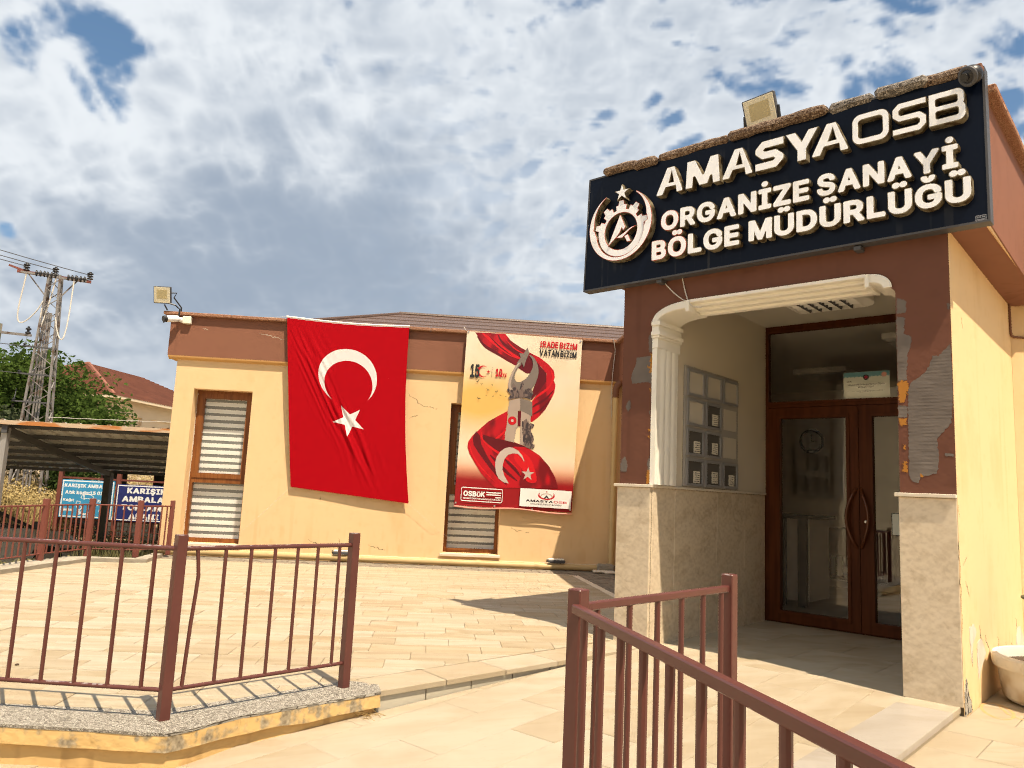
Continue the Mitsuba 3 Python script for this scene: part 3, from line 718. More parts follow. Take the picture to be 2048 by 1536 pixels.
# inner walls and ceiling
part('jamb_wall', cbox(-.02, .0, -2.235, -.38, 1.264, 3.02), 'm_cream_wall', PF); part('jamb_wall', cbox(1.86, 1.874, -2.235, -.38, 1.264, 3.02), 'm_cream_wall', PF)
ceil = part('porch_ceiling', cbox(-.02, 1.88, -2.235, -.38, 2.992, 3.015), 'm_ceiling', PF)

# fluted moulding round the opening
def moulding():
    path = [(0.0, 1.268, 1, 0), (0.0, 2.40, 1, 0)]
    base = [(0.0, z, (1, 0)) for z in (1.264, 2.38)]
    prof = []
    o0, o1 = .004, -.345
    w = abs(o1 - o0); n = 26
    for i in range(n + 1):
        t = i / n; h = .034
        if .17 < t < .93:
            ph = (t - .17) / .76 * 3; h = .026 + .022 * abs(math.sin(math.pi * ph)) ** .5
        prof.append((o0 + (o1 - o0) * t, h))
    prof = [(o0, -.012)] + prof + [(o1, -.012)]
    return prof


PROF = moulding()


def sweep(path, prof):
    """path of (u, z, nu, nz); the profile (o, h) stands h along the normal"""
    v = []; k = len(prof)
    for uu, z, nu, nz in path:
        for o, h in prof: v.append([uu + nu * h, o, z + nz * h])
    f = []
    for i in range(len(path) - 1):
        for j in range(k - 1):
            a = i * k + j; f += [[a, a + 1, a + k + 1], [a, a + k + 1, a + k]]
    for e in (0, len(path) - 1):
        c = e * k; f += [[c, c + j, c + j + 1] for j in range(1, k - 1)]
    return V(v, f)


def flat_prof(h, o0=.016, o1=-.36): return [(o0, -.01), (o0, h), (o1, h), (o1, -.01)]


STEP = [(.024, -.016), (.024, .006), (.010, .012), (-.035, .014), (-.035, .034), (-.10, .036), (-.10, .056), (-.175, .058), (-.175, .074), (-.23, .074), (-.23, -.012)]
mo = part('moulding', sweep([(0, 1.265, 1, 0), (0, 2.385, 1, 0)], PROF), 'm_moulding', PF, smooth=25, label='white fluted plaster moulding on the left jamb')
part('moulding', sweep([(.335, 2.735, 0, -1), (1.672, 2.735, 0, -1)], STEP), 'm_moulding', PF, label='white fluted plaster moulding under the lintel')
for s_ in (0, 1):
    fx = (lambda x: x) if s_ == 0 else (lambda x: 1.86 - x); sg = 1 if s_ == 0 else -1
    if s_ == 0:
        for z0_, z1_, h_, o_ in ((2.387, 2.468, .044, .010), (2.470, 2.488, .060, .022), (2.490, 2.520, .074, .034), (2.522, 2.572, .054, .018), (2.574, 2.606, .072, .032)): part('capital', sweep([(0, z, 1, 0) for z in (z0_, z1_)], flat_prof(h_, o_)), 'm_moulding', PF)
    cur = [(fx(.30 - .30 * math.cos(t)), 2.607 + .128 * math.sin(t), sg * math.cos(t) * .9, -math.sin(t)) for t in np.linspace(0, math.pi / 2, 14)]
    if s_: cur = [(1.70 + .13 * math.sin(t), 2.64 + .095 * math.cos(t), -math.sin(t) * .9, -math.cos(t)) for t in np.linspace(0, math.pi / 2, 12)]
    part('corner_moulding', sweep(cur, [(.012, -.014), (.018, .0), (.018, .045), (.0, .055), (-.345, .055), (-.345, -.01)]), 'm_moulding', PF, smooth=40)
    part('corner_block', sweep([(q, 2.737, 0, -1) for q in ((.303, .333), (1.674, 1.700))[s_]], flat_prof(.080, .030, -.235)), 'm_moulding', PF)

# patches where the paint has come off
GR = {'plaster_patch': ['m_plaster', [
    [(2.177, 2.219), (2.143, 2.18), (2.11, 2.146), (2.076, 2.149), (2.054, 2.084), (2.023, 2.039), (1.98, 2.005), (1.945, 1.988), (1.927, 1.941), (1.92, 1.809), (1.92, 1.622), (1.918, 1.371), (1.938, 1.335), (1.976, 1.331), (1.985, 1.368), (2.081, 1.393), (2.095, 1.474), (2.089, 1.556), (2.087, 1.61), (2.137, 1.673), (2.17, 1.709), (2.182, 1.891), (2.183, 2.074)],
    [(1.864, 2.431), (1.916, 2.419), (1.905, 2.308), (1.953, 2.293), (1.947, 2.217), (1.924, 2.171), (1.927, 2.123), (1.917, 2.047), (1.918, 1.999), (1.864, 1.996), (1.862, 2.193)],
    [(1.862, 1.839), (1.92, 1.828), (1.914, 1.753), (1.862, 1.754)], [(2.164, 2.484), (2.181, 2.487), (2.177, 2.44), (2.167, 2.446)], [(2.129, 1.52), (2.173, 1.515), (2.172, 1.502), (2.132, 1.503)],
    [(-.164, 2.32), (-.01, 2.322), (-.007, 2.183), (-.017, 2.089), (-.048, 2.105), (-.13, 2.103), (-.197, 2.097), (-.216, 2.158), (-.195, 2.215), (-.168, 2.257)],
    [(-.243, 1.947), (-.216, 1.96), (-.21, 1.897), (-.235, 1.864), (-.259, 1.904)], [(-.28, 1.473), (-.258, 1.492), (-.225, 1.421), (-.237, 1.36), (-.293, 1.364), (-.297, 1.43)], [(-.05, 2.5), (-.004, 2.505), (-.004, 2.361), (-.045, 2.355)],
    [(-.04, 1.44), (-.015, 1.50), (-.012, 1.36), (-.03, 1.33)], [(-.035, 1.86), (-.02, 1.87), (-.022, 1.83)], [(1.87, 2.56), (1.93, 2.53), (1.92, 2.46), (1.865, 2.45)]]],
      'bare_paint_patch': ['m_orange_paint', [
          [(1.864, 1.991), (1.92, 1.994), (1.929, 1.96), (1.914, 1.914), (1.899, 1.848), (1.866, 1.853)], [(1.864, 1.744), (1.91, 1.748), (1.911, 1.706), (1.864, 1.702)], [(1.884, 1.463), (1.909, 1.473), (1.91, 1.399), (1.88, 1.394)], [(1.886, 1.58), (1.9, 1.575), (1.897, 1.547), (1.887, 1.549)], [(1.985, 1.385), (2.0, 1.38), (1.998, 1.362), (1.984, 1.366)],
          [(-.03, 2.345), (-.006, 2.348), (-.004, 2.238), (-.008, 2.186), (-.035, 2.188), (-.03, 2.216), (-.066, 2.224), (-.06, 2.238), (-.03, 2.24)], [(-.035, 1.373), (-.008, 1.387), (-.004, 1.342), (-.006, 1.272), (-.04, 1.27), (-.045, 1.304)], [(-.026, 2.05), (-.012, 2.049), (-.014, 2.021), (-.028, 2.027)], [(-.03, 1.72), (-.017, 1.716), (-.018, 1.692), (-.03, 1.697)], [(-.03, 1.66), (-.02, 1.655), (-.024, 1.63)]]]}
sd = 100
for nm, (m, L) in GR.items():
    for P in L:
        sd += 1; g = ragged(P, sd, .006 if nm[0] == 'p' else .013, .011 if nm[0] == 'p' else .008).intersection(sbox(-.299, 1.265, 2.184, 3))
        for q in polys(g): part(nm, extrude_uz(q, -.001, .0022 if nm[0] == 'p' else .0032), m, PF)
# damage low on the sunlit side wall (in the plane u = 2.19)
SF = Frame(PF.p(2.188, 0, 0), AF + math.pi / 2)      # u runs back along the side wall, o outward


def side(poly): return [(-a, b) for a, b in poly]


for i, P in enumerate([[(-.198, .447), (-.336, .455), (-.40, .40), (-.356, .37), (-.279, .328), (-.247, .22), (-.222, .292), (-.204, .386)], [(-.43, .336), (-.55, .342), (-.68, .234), (-.56, .18), (-.424, .10), (-.40, .239)], [(-1.899, .284), (-2.034, .28), (-2.16, .179), (-2.139, -.03), (-1.871, .0), (-1.819, .181)]]):
    for q in polys(ragged(side(P), 200 + i, .008, .014)): part('bare_plaster', extrude_uz(q, -.001, .002), 'm_pale_plaster', SF)
for q in polys(ragged(side([(-.004, -.05), (-.012, .083), (-.075, .165), (-.10, .082), (-.19, -.01), (-.20, -.05)]), 210, .012, .012)): part('moss_patch', extrude_uz(q, -.001, .004), 'm_moss', SF)
for i, (pts, w) in enumerate([([(.27, .46), (.25, .36), (.27, .27), (.245, .20)], .012), ([(.51, .43), (.55, .335), (.60, .33)], .006), ([(.68, .36), (.72, .29), (.80, .22)], .006), ([(.15, .73), (.19, .69), (.25, .63)], .004), ([(.10, .83), (.16, .86), (.21, .88)], .003), ([(1.1, .30), (1.12, .22)], .004), ([(1.40, .24), (1.45, .16), (1.58, .12)], .006), ([(1.62, .20), (1.70, .12)], .006), ([(1.85, .36), (1.92, .22)], .006), ([(.004, .98), (.012, .80), (.006, .60), (.012, .42)], .003), ([(.02, 1.2), (.03, 1.12)], .003), ([(.3, 2.45), (.31, 2.38)], .003), ([(.40, .30), (.43, .16)], .004)]): crack(SF, pts, w, 300 + i)
# side band with sloping soffit, right of the sign, and the next facade
part('band', extrude_uz(Polygon([(.0, 2.975), (1.60, 2.945), (2.24, 2.94), (2.24, 3.845), (0, 3.845)]), -.05, .235), 'm_brown', SF, label='brown parapet band on the porch side')
sof = V([SF.p(-.0, .236, 2.972), SF.p(2.25, .236, 2.94), SF.p(2.25, .0, 3.20), SF.p(0, 0, 3.205), SF.p(0, .236, 2.968), SF.p(2.25, .236, 2.936)], [[0, 1, 2], [0, 2, 3], [0, 4, 5], [0, 5, 1]])
part('soffit', extrude_oz([(.0, 2.70), (.0, 3.2), (.228, 2.974), (.224, 2.955), (.001, 3.175)], 0.0, 2.25), 'm_yellow', SF)
part('coping', wobble(cbox(-.0, 2.4, -.3, .30, 3.848, 3.905, .01).subdivide_to_size(.15), .004, 5, 1), 'm_coping_red', SF)
part('wall', cbox(0, 9, -.3, 0.0, -.4, 3.6), 'm_yellow', W2, label='yellow facade wall right of the porch')
part('band', extrude_oz([(-.3, 3.2), (.0, 3.2), (.20, 2.97), (.20, 3.85), (-.3, 3.85)], .0, 9), 'm_brown', W2); part('coping', cbox(0, 9, -.3, .27, 3.852, 3.91, .01), 'm_coping_red', W2)
part('conduit', tube([SF.p(2.0, .245, 3.60), SF.p(2.06, .25, 3.50), SF.p(2.08, .25, 3.0), SF.p(2.10, .10, 3.06), SF.p(2.12, .012, 2.98), SF.p(2.13, .012, 2.70), SF.p(2.16, .012, 2.67), W2.p(.02, .012, 2.665), W2.p(3, .012, 2.66)], .010, 8), 'm_brown_smooth', smooth=40)

# rough terrazzo coping on the porch
edges = [(-.47, .06, 'm_coping_rough'), (.072, .70, 'm_coping_rough'), (.712, 1.47, 'm_coping_rough'), (1.475, 1.78, 'm_coping_grey'), (1.80, 2.12, 'm_coping_grey'), (2.075, 2.36, 'm_coping_rough')]
for i, (a, b, m) in enumerate(edges):
    mm = cbox(a, b, -.36, .15 - .03 * (i % 2), 3.955, 4.028, .022).subdivide_to_size(.05); mm = wobble(mm, .017, 8, 10 + i)
    if i == 0: mm.vertices[:, 2] += -.02 * (mm.vertices[:, 0] > -.15) + .03 * np.clip((mm.vertices[:, 0] + .5), 0, .3)
    part('coping', mm, m, PF, smooth=35)
part('coping', cbox(-.30, 2.2, -2.2, -.37, 3.935, 3.99, .01), 'm_coping_red', PF)
part('roof_slab', cbox(-.42, 2.16, -2.2, .03, 3.86, 3.945), 'm_brown', PF)
part('band', cbox(-.42, -.302, -2.2, .03, 2.98, 3.86), 'm_brown', PF)

# ceiling light
cl = thing('ceiling_light', 'white louvred fluorescent fixture on the porch ceiling', 'ceiling light')
add('housing', cat([cbox(.61, 1.19, -1.60, -1.575, 2.93, 2.991), cbox(.61, 1.19, -1.205, -1.18, 2.93, 2.991), cbox(.61, .625, -1.575, -1.205, 2.93, 2.991), cbox(.61, 1.19, -1.6, -1.18, 2.985, 2.9915)]), 'm_white', cl, PF)
capm = trimesh.creation.cylinder(radius=.21, height=.06, sections=28); capm.apply_translation([1.19, -1.39, 2.961]); v = np.asarray(capm.vertices); v[:, 0] = np.maximum(1.17 + (v[:, 0] - 1.17) * .62, 1.192); capm.vertices = v
add('end_cap', capm, 'm_white', cl, PF)
for uu in np.linspace(.72, 1.09, 5)[0:]: add('louvre', cbox(uu - .005, uu + .005, -1.575, -1.205, 2.925, 2.975), 'm_dark_grey', cl, PF)
for oo in (-1.48, -1.39, -1.30): add('reflector', extrude_oz([(oo - .045, 2.984), (oo, 2.936), (oo + .045, 2.984)], .626, 1.19), 'm_white_bright', cl, PF)
for oo in (-1.525, -1.435, -1.345, -1.255): add('lamp_tube', tube([PF.p(.635, oo, 2.965), PF.p(1.185, oo, 2.965)], .011, 8), 'm_white', cl)

# notice board on the left jamb
nb = thing('notice_board', 'grey notice board of clip frames on the left inner wall of the porch', 'notice board')
mat('m_board', (.33, .31, .28), .5, .3); mat('m_dark_card', (.085, .08, .072), .5, .3)
add('panel', cbox(.004, .020, -1.545, -.50, 1.268, 2.325, .003), 'm_board', nb, PF)
for c in range(3):
    for r in range(4):
        a = -.53 - c * .342; b = a - .305; zt = 2.298 - r * .262; zb_ = zt - .235
        framed = not (c == 2 and r in (1, 2)); light = r == 0 or (r == 1 and c == 0) or not framed
        if framed:
            ring = sbox(-a, zb_, -b, zt).difference(sbox(-a + .022, zb_ + .022, -b - .022, zt - .022))
            m = extrude_uz(ring, 0, .016); vv = np.asarray(m.vertices); m.vertices = np.stack([.021 + vv[:, 1], -vv[:, 0], vv[:, 2]], 1)
            add('clip_frame', m, 'm_grey_metal', nb, PF)
        add('sheet', cbox(.0205, .023, b + .02, a - .02, zb_ + .02, zt - .02), 'm_paper_dim' if light else 'm_dark_card', nb, PF)
        if not light:
            dz = [.0, .01, -.004][c]; add('note', cbox(.0235, .0255, b + .06, b + .06 + .115, zb_ + .028 + dz, zb_ + .13 + dz), 'm_paper', nb, PF)
            for q in range(5): add('print_line', cbox(.0257, .0259, b + .07, b + .155 - .012 * (q % 2), zb_ + .04 + q * .018 + dz, zb_ + .045 + q * .018 + dz), 'm_print', nb, PF)

# entrance door with transom
dr_ = uniq(f'{ob}__entrance_door'); labels[dr_] = {'label': 'dark brown double glass door with a glazed transom'}
fr = sbox(-.02, 0.004, 1.87, 2.99).difference(unary_union([sbox(.025, 2.19, 1.82, 2.925), sbox(.03, .01, 1.815, 2.135)]))
add('frame', extrude_uz(fr, D - .07, D), 'm_door', dr_, PF)
for a, b, g0, g1 in ((.035, .916, .155, .806), (.922, 1.81, 1.044, 1.69)):
    leaf = sbox(a, .014, b, 2.13).difference(sbox(g0, .12, g1, 2.02)); add('leaf', extrude_uz(leaf, D - .05, D + .008), 'm_door', dr_, PF)
    bead = sbox(g0 - .03, .09, g1 + .03, 2.05).difference(sbox(g0, .12, g1, 2.02)); add('bead', extrude_uz(bead, D + .008, D + .022), 'm_door', dr_, PF)
    add('pane', V([[g0 - .01, D - .02, .11], [g1 + .01, D - .02, .11], [g1 + .01, D - .02, 2.03], [g0 - .01, D - .02, 2.03]], [[0, 1, 2], [0, 2, 3]]), 'm_glass', dr_, PF)
add('transom_bead', extrude_uz(sbox(.01, 2.17, 1.835, 2.94).difference(sbox(.03, 2.195, 1.815, 2.918)), D, D + .012), 'm_door', dr_, PF)
add('pane', V([[.02, D - .03, 2.18], [1.82, D - .03, 2.18], [1.82, D - .03, 2.93], [.02, D - .03, 2.93]], [[0, 1, 2], [0, 2, 3]]), 'm_glass', dr_, PF)
for uu, s_ in ((.862, -1), (.965, 1)):
    pts = [PF.p(uu + s_ * .085 * math.sin(t) * .9 - s_ * .03, D + .02 + .055 * math.sin(t) ** .5 if 0 < t < math.pi else D + .012, .786 + .546 * t / math.pi) for t in np.linspace(0, math.pi, 17)]
    add('handle', tube(pts, .014, 9), 'm_door_handle', dr_, smooth=40)
add('lock', tube([PF.p(.975, D + .008, 1.03), PF.p(.975, D + .02, 1.03)], .012, 12), 'm_metal', dr_, smooth=40)
for z in (.3, 1.1, 1.9): add('hinge', tube([PF.p(.03, D + .012, z), PF.p(.03, D + .012, z + .1)], .009, 8), 'm_door', dr_, smooth=40)
nt = thing('notice', 'white printed sheet with blue header taped inside the glass above the door', 'notice')
mat('m_sheet_white', (.66, .70, .64), .6, .2); mat('m_sheet_blue', (.16, .36, .42), .6, .2); mat('m_sheet_red', (.35, .02, .05), .6, .2); mat('m_sheet_pink', (.66, .36, .30), .6, .2)
add('sheet', cbox(.775, 1.197, D - .036, D - .033, 2.206, 2.459), 'm_sheet_white', nt, PF)
zig = Polygon([(.777, 2.458), (1.195, 2.458)] + [(1.195 - .418 * i / 24, 2.408 + .008 * (i % 2)) for i in range(25)]); add('header', extrude_uz(zig, D - .0325, D - .032), 'm_sheet_blue', nt, PF)
add('seal', extrude_uz(Point(.985, 2.405).buffer(.027).difference(Point(.985, 2.405).buffer(.016)), D - .032, D - .0315), 'm_print', nt, PF); add('seal', extrude_uz(Point(.985, 2.405).buffer(.015), D - .032, D - .0315), 'm_sheet_red', nt, PF); add('seal', extrude_uz(Point(1.148, 2.425).buffer(.024), D - .032, D - .0315), 'm_sheet_pink', nt, PF)
sg = thing('sticker', 'small pale framed sheet on the right door pane', 'sign'); add('sheet', cbox(1.195, 1.28, D - .017, D - .0145, .925, 1.12), 'm_sheet_white', sg, PF); add('border', extrude_uz(sbox(1.191, .921, 1.284, 1.124).difference(sbox(1.197, .927, 1.278, 1.118)), D - .0145, D - .014), 'm_print', sg, PF)

# lettering helper
_glyph = {}


def glyph(ch, bold=True):
    if (ch, bold) not in _glyph:
        m = meshkit.text_mesh(ch, 1.0, .1, bold); v, f = np.asarray(m.vertices), np.asarray(m.faces); top = np.all(v[f][:, :, 2] > .09, axis=1)
        _glyph[ch, bold] = unary_union([Polygon(v[t][:, :2]).buffer(1e-4) for t in f[top]])
    return _glyph[ch, bold]


def word(text, x0, x1, zb_, cap, fat=.0, space=.35, gap=.10, lean=0.0, squash=False):
    """letters as shapes in (x, z), fitted between x0 and x1"""
    out = []; x = 0.0
    for ch in text:
        if ch == ' ': x += space; continue
        g = glyph(ch)
        if fat: g = unary_union([affinity.translate(q.buffer(fat, join_style=2), 0, fat * 1.9 if q.bounds[1] > .74 * g.bounds[3] else 0) for q in polys(g)])
        if squash and ch in 'İÖÜĞŞ': g = affinity.scale(g, 1, (1 + fat) / max(1.0 + fat, g.bounds[3]), origin=(0, 0))
        a = g.bounds; out.append((ch, affinity.translate(g, x - a[0], 0))); x += a[2] - a[0] + gap
    x -= gap; s = (x1 - x0) / x
    if lean: out = [(c, affinity.affine_transform(g, [1, lean, 0, 1, 0, 0])) for c, g in out]
    return [(c, affinity.translate(affinity.scale(g, s, cap / (1 + 2 * fat), origin=(0, 0)), x0, zb_ + fat * cap / (1 + 2 * fat))) for c, g in out]


add('header_text', extrude_uz(unary_union([g for _, g in word('OKA', .806, .851, 2.362, .014)] + [g for _, g in word('"Amasya OSB İle Mesleki Eğitim ve Öğretim', .815, 1.155, 2.330, .013)] + [g for _, g in word('Merkezi Projesi"', .91, 1.06, 2.305, .013)]), D - .0325, D - .032), 'm_print', nt, PF)
add('rule', cat([cbox(.812, 1.15, D - .0325, D - .032, 2.272, 2.274), cbox(.92, 1.04, D - .0325, D - .032, 2.262, 2.264)]), 'm_print', nt, PF)

# dim lobby behind the glass
lob = part('lobby', cat([cbox(-2.6, 3.2, -7.2, -7.1, -.02, 3.0), cbox(-2.7, -2.6, -7.2, -4.6, -.02, 3.0), bar([-2.65, -4.62, 1.5], [-.30, -2.36, 1.5], .06, 3.0), cbox(3.2, 3.3, -7.2, -2.3, -.02, 3.0), cbox(-.32, -.03, -2.40, -2.31, -.02, 3.0), cbox(1.88, 3.2, -2.40, -2.31, -.02, 3.0)]), 'm_cream_wall', PF)
lp_ = Polygon([(-.3, -2.24), (1.9, -2.24), (3.3, -2.3), (3.3, -7.2), (-2.7, -7.2), (-2.7, -4.62)]); part('lobby_ceiling', extrude_xy(lp_, 3.0, 3.05), 'm_ceiling', PF); part('lobby_floor', extrude_xy(lp_, -.06, -.004), 'm_ramp1', PF)
for uu, oo in ((-.40, -5.2), (1.25, -3.4)):
    k2 = thing('ceiling_light', ['louvred light fixture inside the lobby seen through the transom', 'louvred lobby light fixture half hidden behind the paper notice'][0 if uu < 1 else 1], 'ceiling light'); add('housing', cbox(uu - .35, uu + .35, oo - .32, oo + .32, 2.93, 2.999, .01), 'm_white', k2, PF)
    for q in range(6): add('louvre', cbox(uu - .31, uu + .31, oo - .28 + .1 * q, oo - .275 + .1 * q + .03, 2.91, 2.935), 'm_metal', k2, PF)
ds = thing('reception_desk', 'dark reception desk with light panels inside the lobby', 'desk')
add('counter', cbox(-1.0, -.05, -4.45, -3.55, 1.0, 1.04, .006), 'm_black', ds, PF); add('leg', cbox(-.20, -.11, -3.68, -3.6, 0, 1.0), 'm_black', ds, PF); add('leg', cbox(-.45, -.36, -3.68, -3.6, 0, 1.0), 'm_black', ds, PF); add('panel', cbox(-.95, -.12, -4.4, -3.75, .05, 1.0), 'm_cream_wall', ds, PF)
cb = thing('cabinet', 'low dark cabinet with white binders at the back of the lobby', 'cabinet')
add('body', cbox(-1.9, 1.6, -6.95, -6.5, .0, .84), 'm_door', cb, PF); add('door', extrude_uz(sbox(-1.28, .14, -.86, .80).difference(sbox(-1.20, .22, -.94, .73)), -6.5, -6.47), 'm_grey_metal', cb, PF); add('plinth', cbox(-1.9, 1.6, -6.5, -6.42, .0, .10), 'm_cream_wall', cb, PF)
for q in range(4):
    single('binder', cbox(-.80 + .09 * q, -.745 + .09 * q, -6.49, -6.44, .16, .44), 'm_white', ['first white binder in the lobby cabinet, nearest the grey door', 'second white binder in the lobby cabinet, next to the first', 'third white binder in the lobby cabinet', 'last white binder in the lobby cabinet, farthest right'][q], 'binder', 'binders in the cabinet', PF)
wc = thing('wall_clock', 'round wall clock hanging inside the lobby', 'clock')
cy = trimesh.creation.cylinder(radius=.175, height=.03, sections=36); cy.apply_transform(trimesh.transformations.rotation_matrix(math.pi / 2, [1, 0, 0])); cy.apply_translation([-1.30, -7.07, 2.19])
tor = trimesh.creation.torus(.175, .022, 36, 10); tor.apply_transform(trimesh.transformations.rotation_matrix(math.pi / 2, [1, 0, 0])); tor.apply_translation([-1.30, -7.06, 2.19])
add('dial', cy, 'm_white', wc, PF, smooth=40); add('rim', tor, 'm_dark_grey', wc, PF, smooth=40); add('hand', cbox(-1.305, -1.295, -7.05, -7.045, 2.19, 2.31), 'm_black', wc, PF); add('hand', cbox(-1.30, -1.21, -7.05, -7.045, 2.184, 2.196), 'm_black', wc, PF)

# ---------------------------------------------------------------- the sign over the porch
SO = .095
sn = thing('entrance_sign', 'large navy sign board with raised white letters above the porch', 'sign')
SGN = [(-.665, 2.945), (2.435, 2.962), (2.435, 3.980), (-.640, 3.967)]
bd = Polygon(SGN)
add('board', extrude_uz(bd, SO - .09, SO), 'm_navy', sn, PF)
lip = bd.buffer(.008, join_style=2).difference(bd.buffer(-.006, join_style=2)); add('edge_trim', extrude_uz(lip, SO - .095, SO + .004), 'm_dark_grey', sn, PF)
LD = .065


def stroke(pts, t, cap=2, join=1): return LineString(pts).buffer(t / 2, cap_style=cap, join_style=join)


def letter(ch, x0, x1, z0, z1, t):
    w, h = x1 - x0, z1 - z0
    if ch == 'A':
        ap = .56 * w; tw = t * .62
        o = Polygon([(0, 0), (ap - tw, h), (ap + tw * .75, h), (w, 0), (w - 1.02 * t, 0), (w - 1.16 * t, .26 * h), (t * 1.55, .26 * h), (t * 1.08, 0)])
        o = o.buffer(-.012).buffer(.012, join_style=1); g = o.difference(Polygon([(t * 2.0, .42 * h), (w - 1.45 * t, .42 * h), (ap + .02 * w, .80 * h)]))
    elif ch == 'M':
        g = unary_union([Polygon([(0, 0), (.04 * w, h), (.04 * w + t * 1.15, h), (t * 1.02, 0)]), Polygon([(w - t * 1.02, 0), (w - .05 * w - t * 1.1, h), (w - .05 * w, h), (w, 0)]), Polygon([(.06 * w, h), (.06 * w + t * 1.1, h), (.52 * w, .36 * h), (w - .07 * w - t * 1.05, h), (w - .05 * w, h), (.56 * w + .4 * t, .03 * h), (.56 * w - .75 * t, .03 * h)])]); g = g.buffer(-.006).buffer(.006, join_style=1).buffer(.008, join_style=1).buffer(-.008)
    elif ch == 'S':
        r = t * .5; g = stroke([(w, h - r), (r * 2.2, h - r), (r, h - r * 2.2), (r, h / 2 + r * 1.1), (r * 2.2, h / 2), (w - r * 2.2, h / 2), (w - r, h / 2 - r * 1.1), (w - r, r * 2.2), (w - r * 2.2, r), (0, r)], t)
    elif ch == 'Y':
        g = unary_union([stroke([(w * .5, 0), (w * .5, h * .5)], t * 1.1), Polygon([(0, h), (t * 1.25, h), (w * .5 + t * .55, h * .40), (w * .5 - t * .55, h * .36)]), Polygon([(w, h), (w - t * 1.2, h), (w * .5 - t * .55, h * .40), (w * .5 + t * .55, h * .36)])])
    elif ch == 'O':
        q = sbox(0, 0, w, h).buffer(-.06).buffer(.06, join_style=1); g = q.difference(sbox(t, t, w - t, h - t).buffer(-.025).buffer(.025, join_style=1))
    elif ch == 'B':
        q = unary_union([sbox(0, h * .5 - t * .5, w * .97, h), sbox(0, 0, w, h * .5 + t * .5)]); q = unary_union([sbox(0, 0, w * .4, h), sbox(0, 0, w, h * .5 + t * .5).buffer(-.045).buffer(.045, join_style=1), sbox(0, h * .5 - t * .5, w * .97, h).buffer(-.045).buffer(.045, join_style=1)])
        g = q.difference(unary_union([sbox(t, t, w - t, h * .5 - t * .42).buffer(-.012).buffer(.012, join_style=1), sbox(t, h * .5 + t * .42, w - t * 1.1, h - t).buffer(-.012).buffer(.012, join_style=1)]))
    return affinity.translate(g, x0, z0)


def sign_letter(g, trim=None, nm='letter', d=LD):
    k = add(nm, extrude_uz(g, SO, SO + d), 'm_letter_side', sn, PF)
    face = g.buffer(-.0048, join_style=2); add('face', extrude_uz(face, SO + d - .004, SO + d + .0035), 'm_letter_face', k, PF)
    if trim: add('red_edge', extrude_uz(g.buffer(-.002, join_style=2).difference(g.buffer(-.0045, join_style=2)), SO + d - .003, SO + d + .0015), 'm_red_trim', k, PF)
    return k


for ch, a, b in [('A', .083, .340), ('M', .358, .660), ('A', .670, .930), ('S', .943, 1.165), ('Y', 1.174, 1.420), ('A', 1.362, 1.630)]: sign_letter(letter(ch, a, b, 3.625, 3.855, .062))
for ch, a, b in [('O', 1.648, 1.890), ('S', 1.908, 2.118), ('B', 2.129, 2.345)]: sign_letter(letter(ch, a, b, 3.635, 3.858, .044))
for text, a, b, z, cap in [('ORGANİZE', .137, 1.352, 3.318, .160), ('SANAYİ', 1.400, 2.294, 3.324, .158), ('BÖLGE', .055, .822, 3.084, .162), ('MÜDÜRLÜĞÜ', .890, 2.360, 3.090, .158)]:
    for i, (ch, g) in enumerate(word(text, a, b, z, cap, fat=.070, gap=.062)): sign_letter(g, trim=(ch in 'OÖB' and text in ('ORGANİZE', 'BÖLGE')))
# emblem: crescent, gear, star, slanted letter
cr = Point(-.26, 3.455).buffer(.316, 48).difference(Point(-.262, 3.505).buffer(.262, 48)); cr = cr.difference(Polygon([(-.405, 3.70), (-.105, 3.70), (-.1, 4.0), (-.42, 4.0)]))
cr = cr.union(Polygon())
gear = Point(-.258, 3.41).buffer(.232, 48)
teeth = [affinity.rotate(Polygon([(-.258 - .036, 3.62), (-.258 + .036, 3.62), (-.258 + .024, 3.680), (-.258 - .024, 3.680)]), a, origin=(-.258, 3.41)) for a in (0, 38, -38, 76, -76)]
notch = [affinity.rotate(Polygon([(-.258 - .012, 3.60), (-.258 + .012, 3.60), (-.258 + .03, 3.70), (-.258 - .03, 3.70)]), a, origin=(-.258, 3.41)) for a in (19, -19, 57, -57)]
gear = unary_union([gear] + teeth).difference(unary_union(notch)).difference(Point(-.258, 3.403).buffer(.162, 48))
gear = gear.intersection(Point(-.262, 3.505).buffer(.40)).difference(Point(-.26, 3.455).buffer(.312, 48).exterior.buffer(.002))
gear = gear.intersection(Point(-.26, 3.46).buffer(.300, 48))
emb = unary_union([cr.difference(gear.buffer(.004)), gear])
sign_letter(cr.difference(gear.buffer(.0045)), True, 'crescent', .07); sign_letter(gear, True, 'gear_emblem', .055)
star = lambda cx, cy, R, rot=90, q=.39: Polygon([(cx + R * (1 if i % 2 == 0 else q) * math.cos(math.radians(rot + 36 * i)), cy + R * (1 if i % 2 == 0 else q) * math.sin(math.radians(rot + 36 * i))) for i in range(10)])
sign_letter(star(-.252, 3.742, .080), None, 'star')
aa = unary_union([Polygon([(-.378, 3.283), (-.262, 3.545), (-.222, 3.47), (-.262, 3.385), (-.300, 3.345)]), Polygon([(-.252, 3.53), (-.205, 3.425), (-.228, 3.40), (-.262, 3.475)]), Polygon([(-.300, 3.345), (-.225, 3.375), (-.150, 3.415), (-.098, 3.422), (-.160, 3.395), (-.235, 3.335)]), Polygon([(-.215, 3.345), (-.180, 3.358), (-.148, 3.290), (-.185, 3.293)])])
sign_letter(aa.buffer(.002), True, 'slanted_letter')
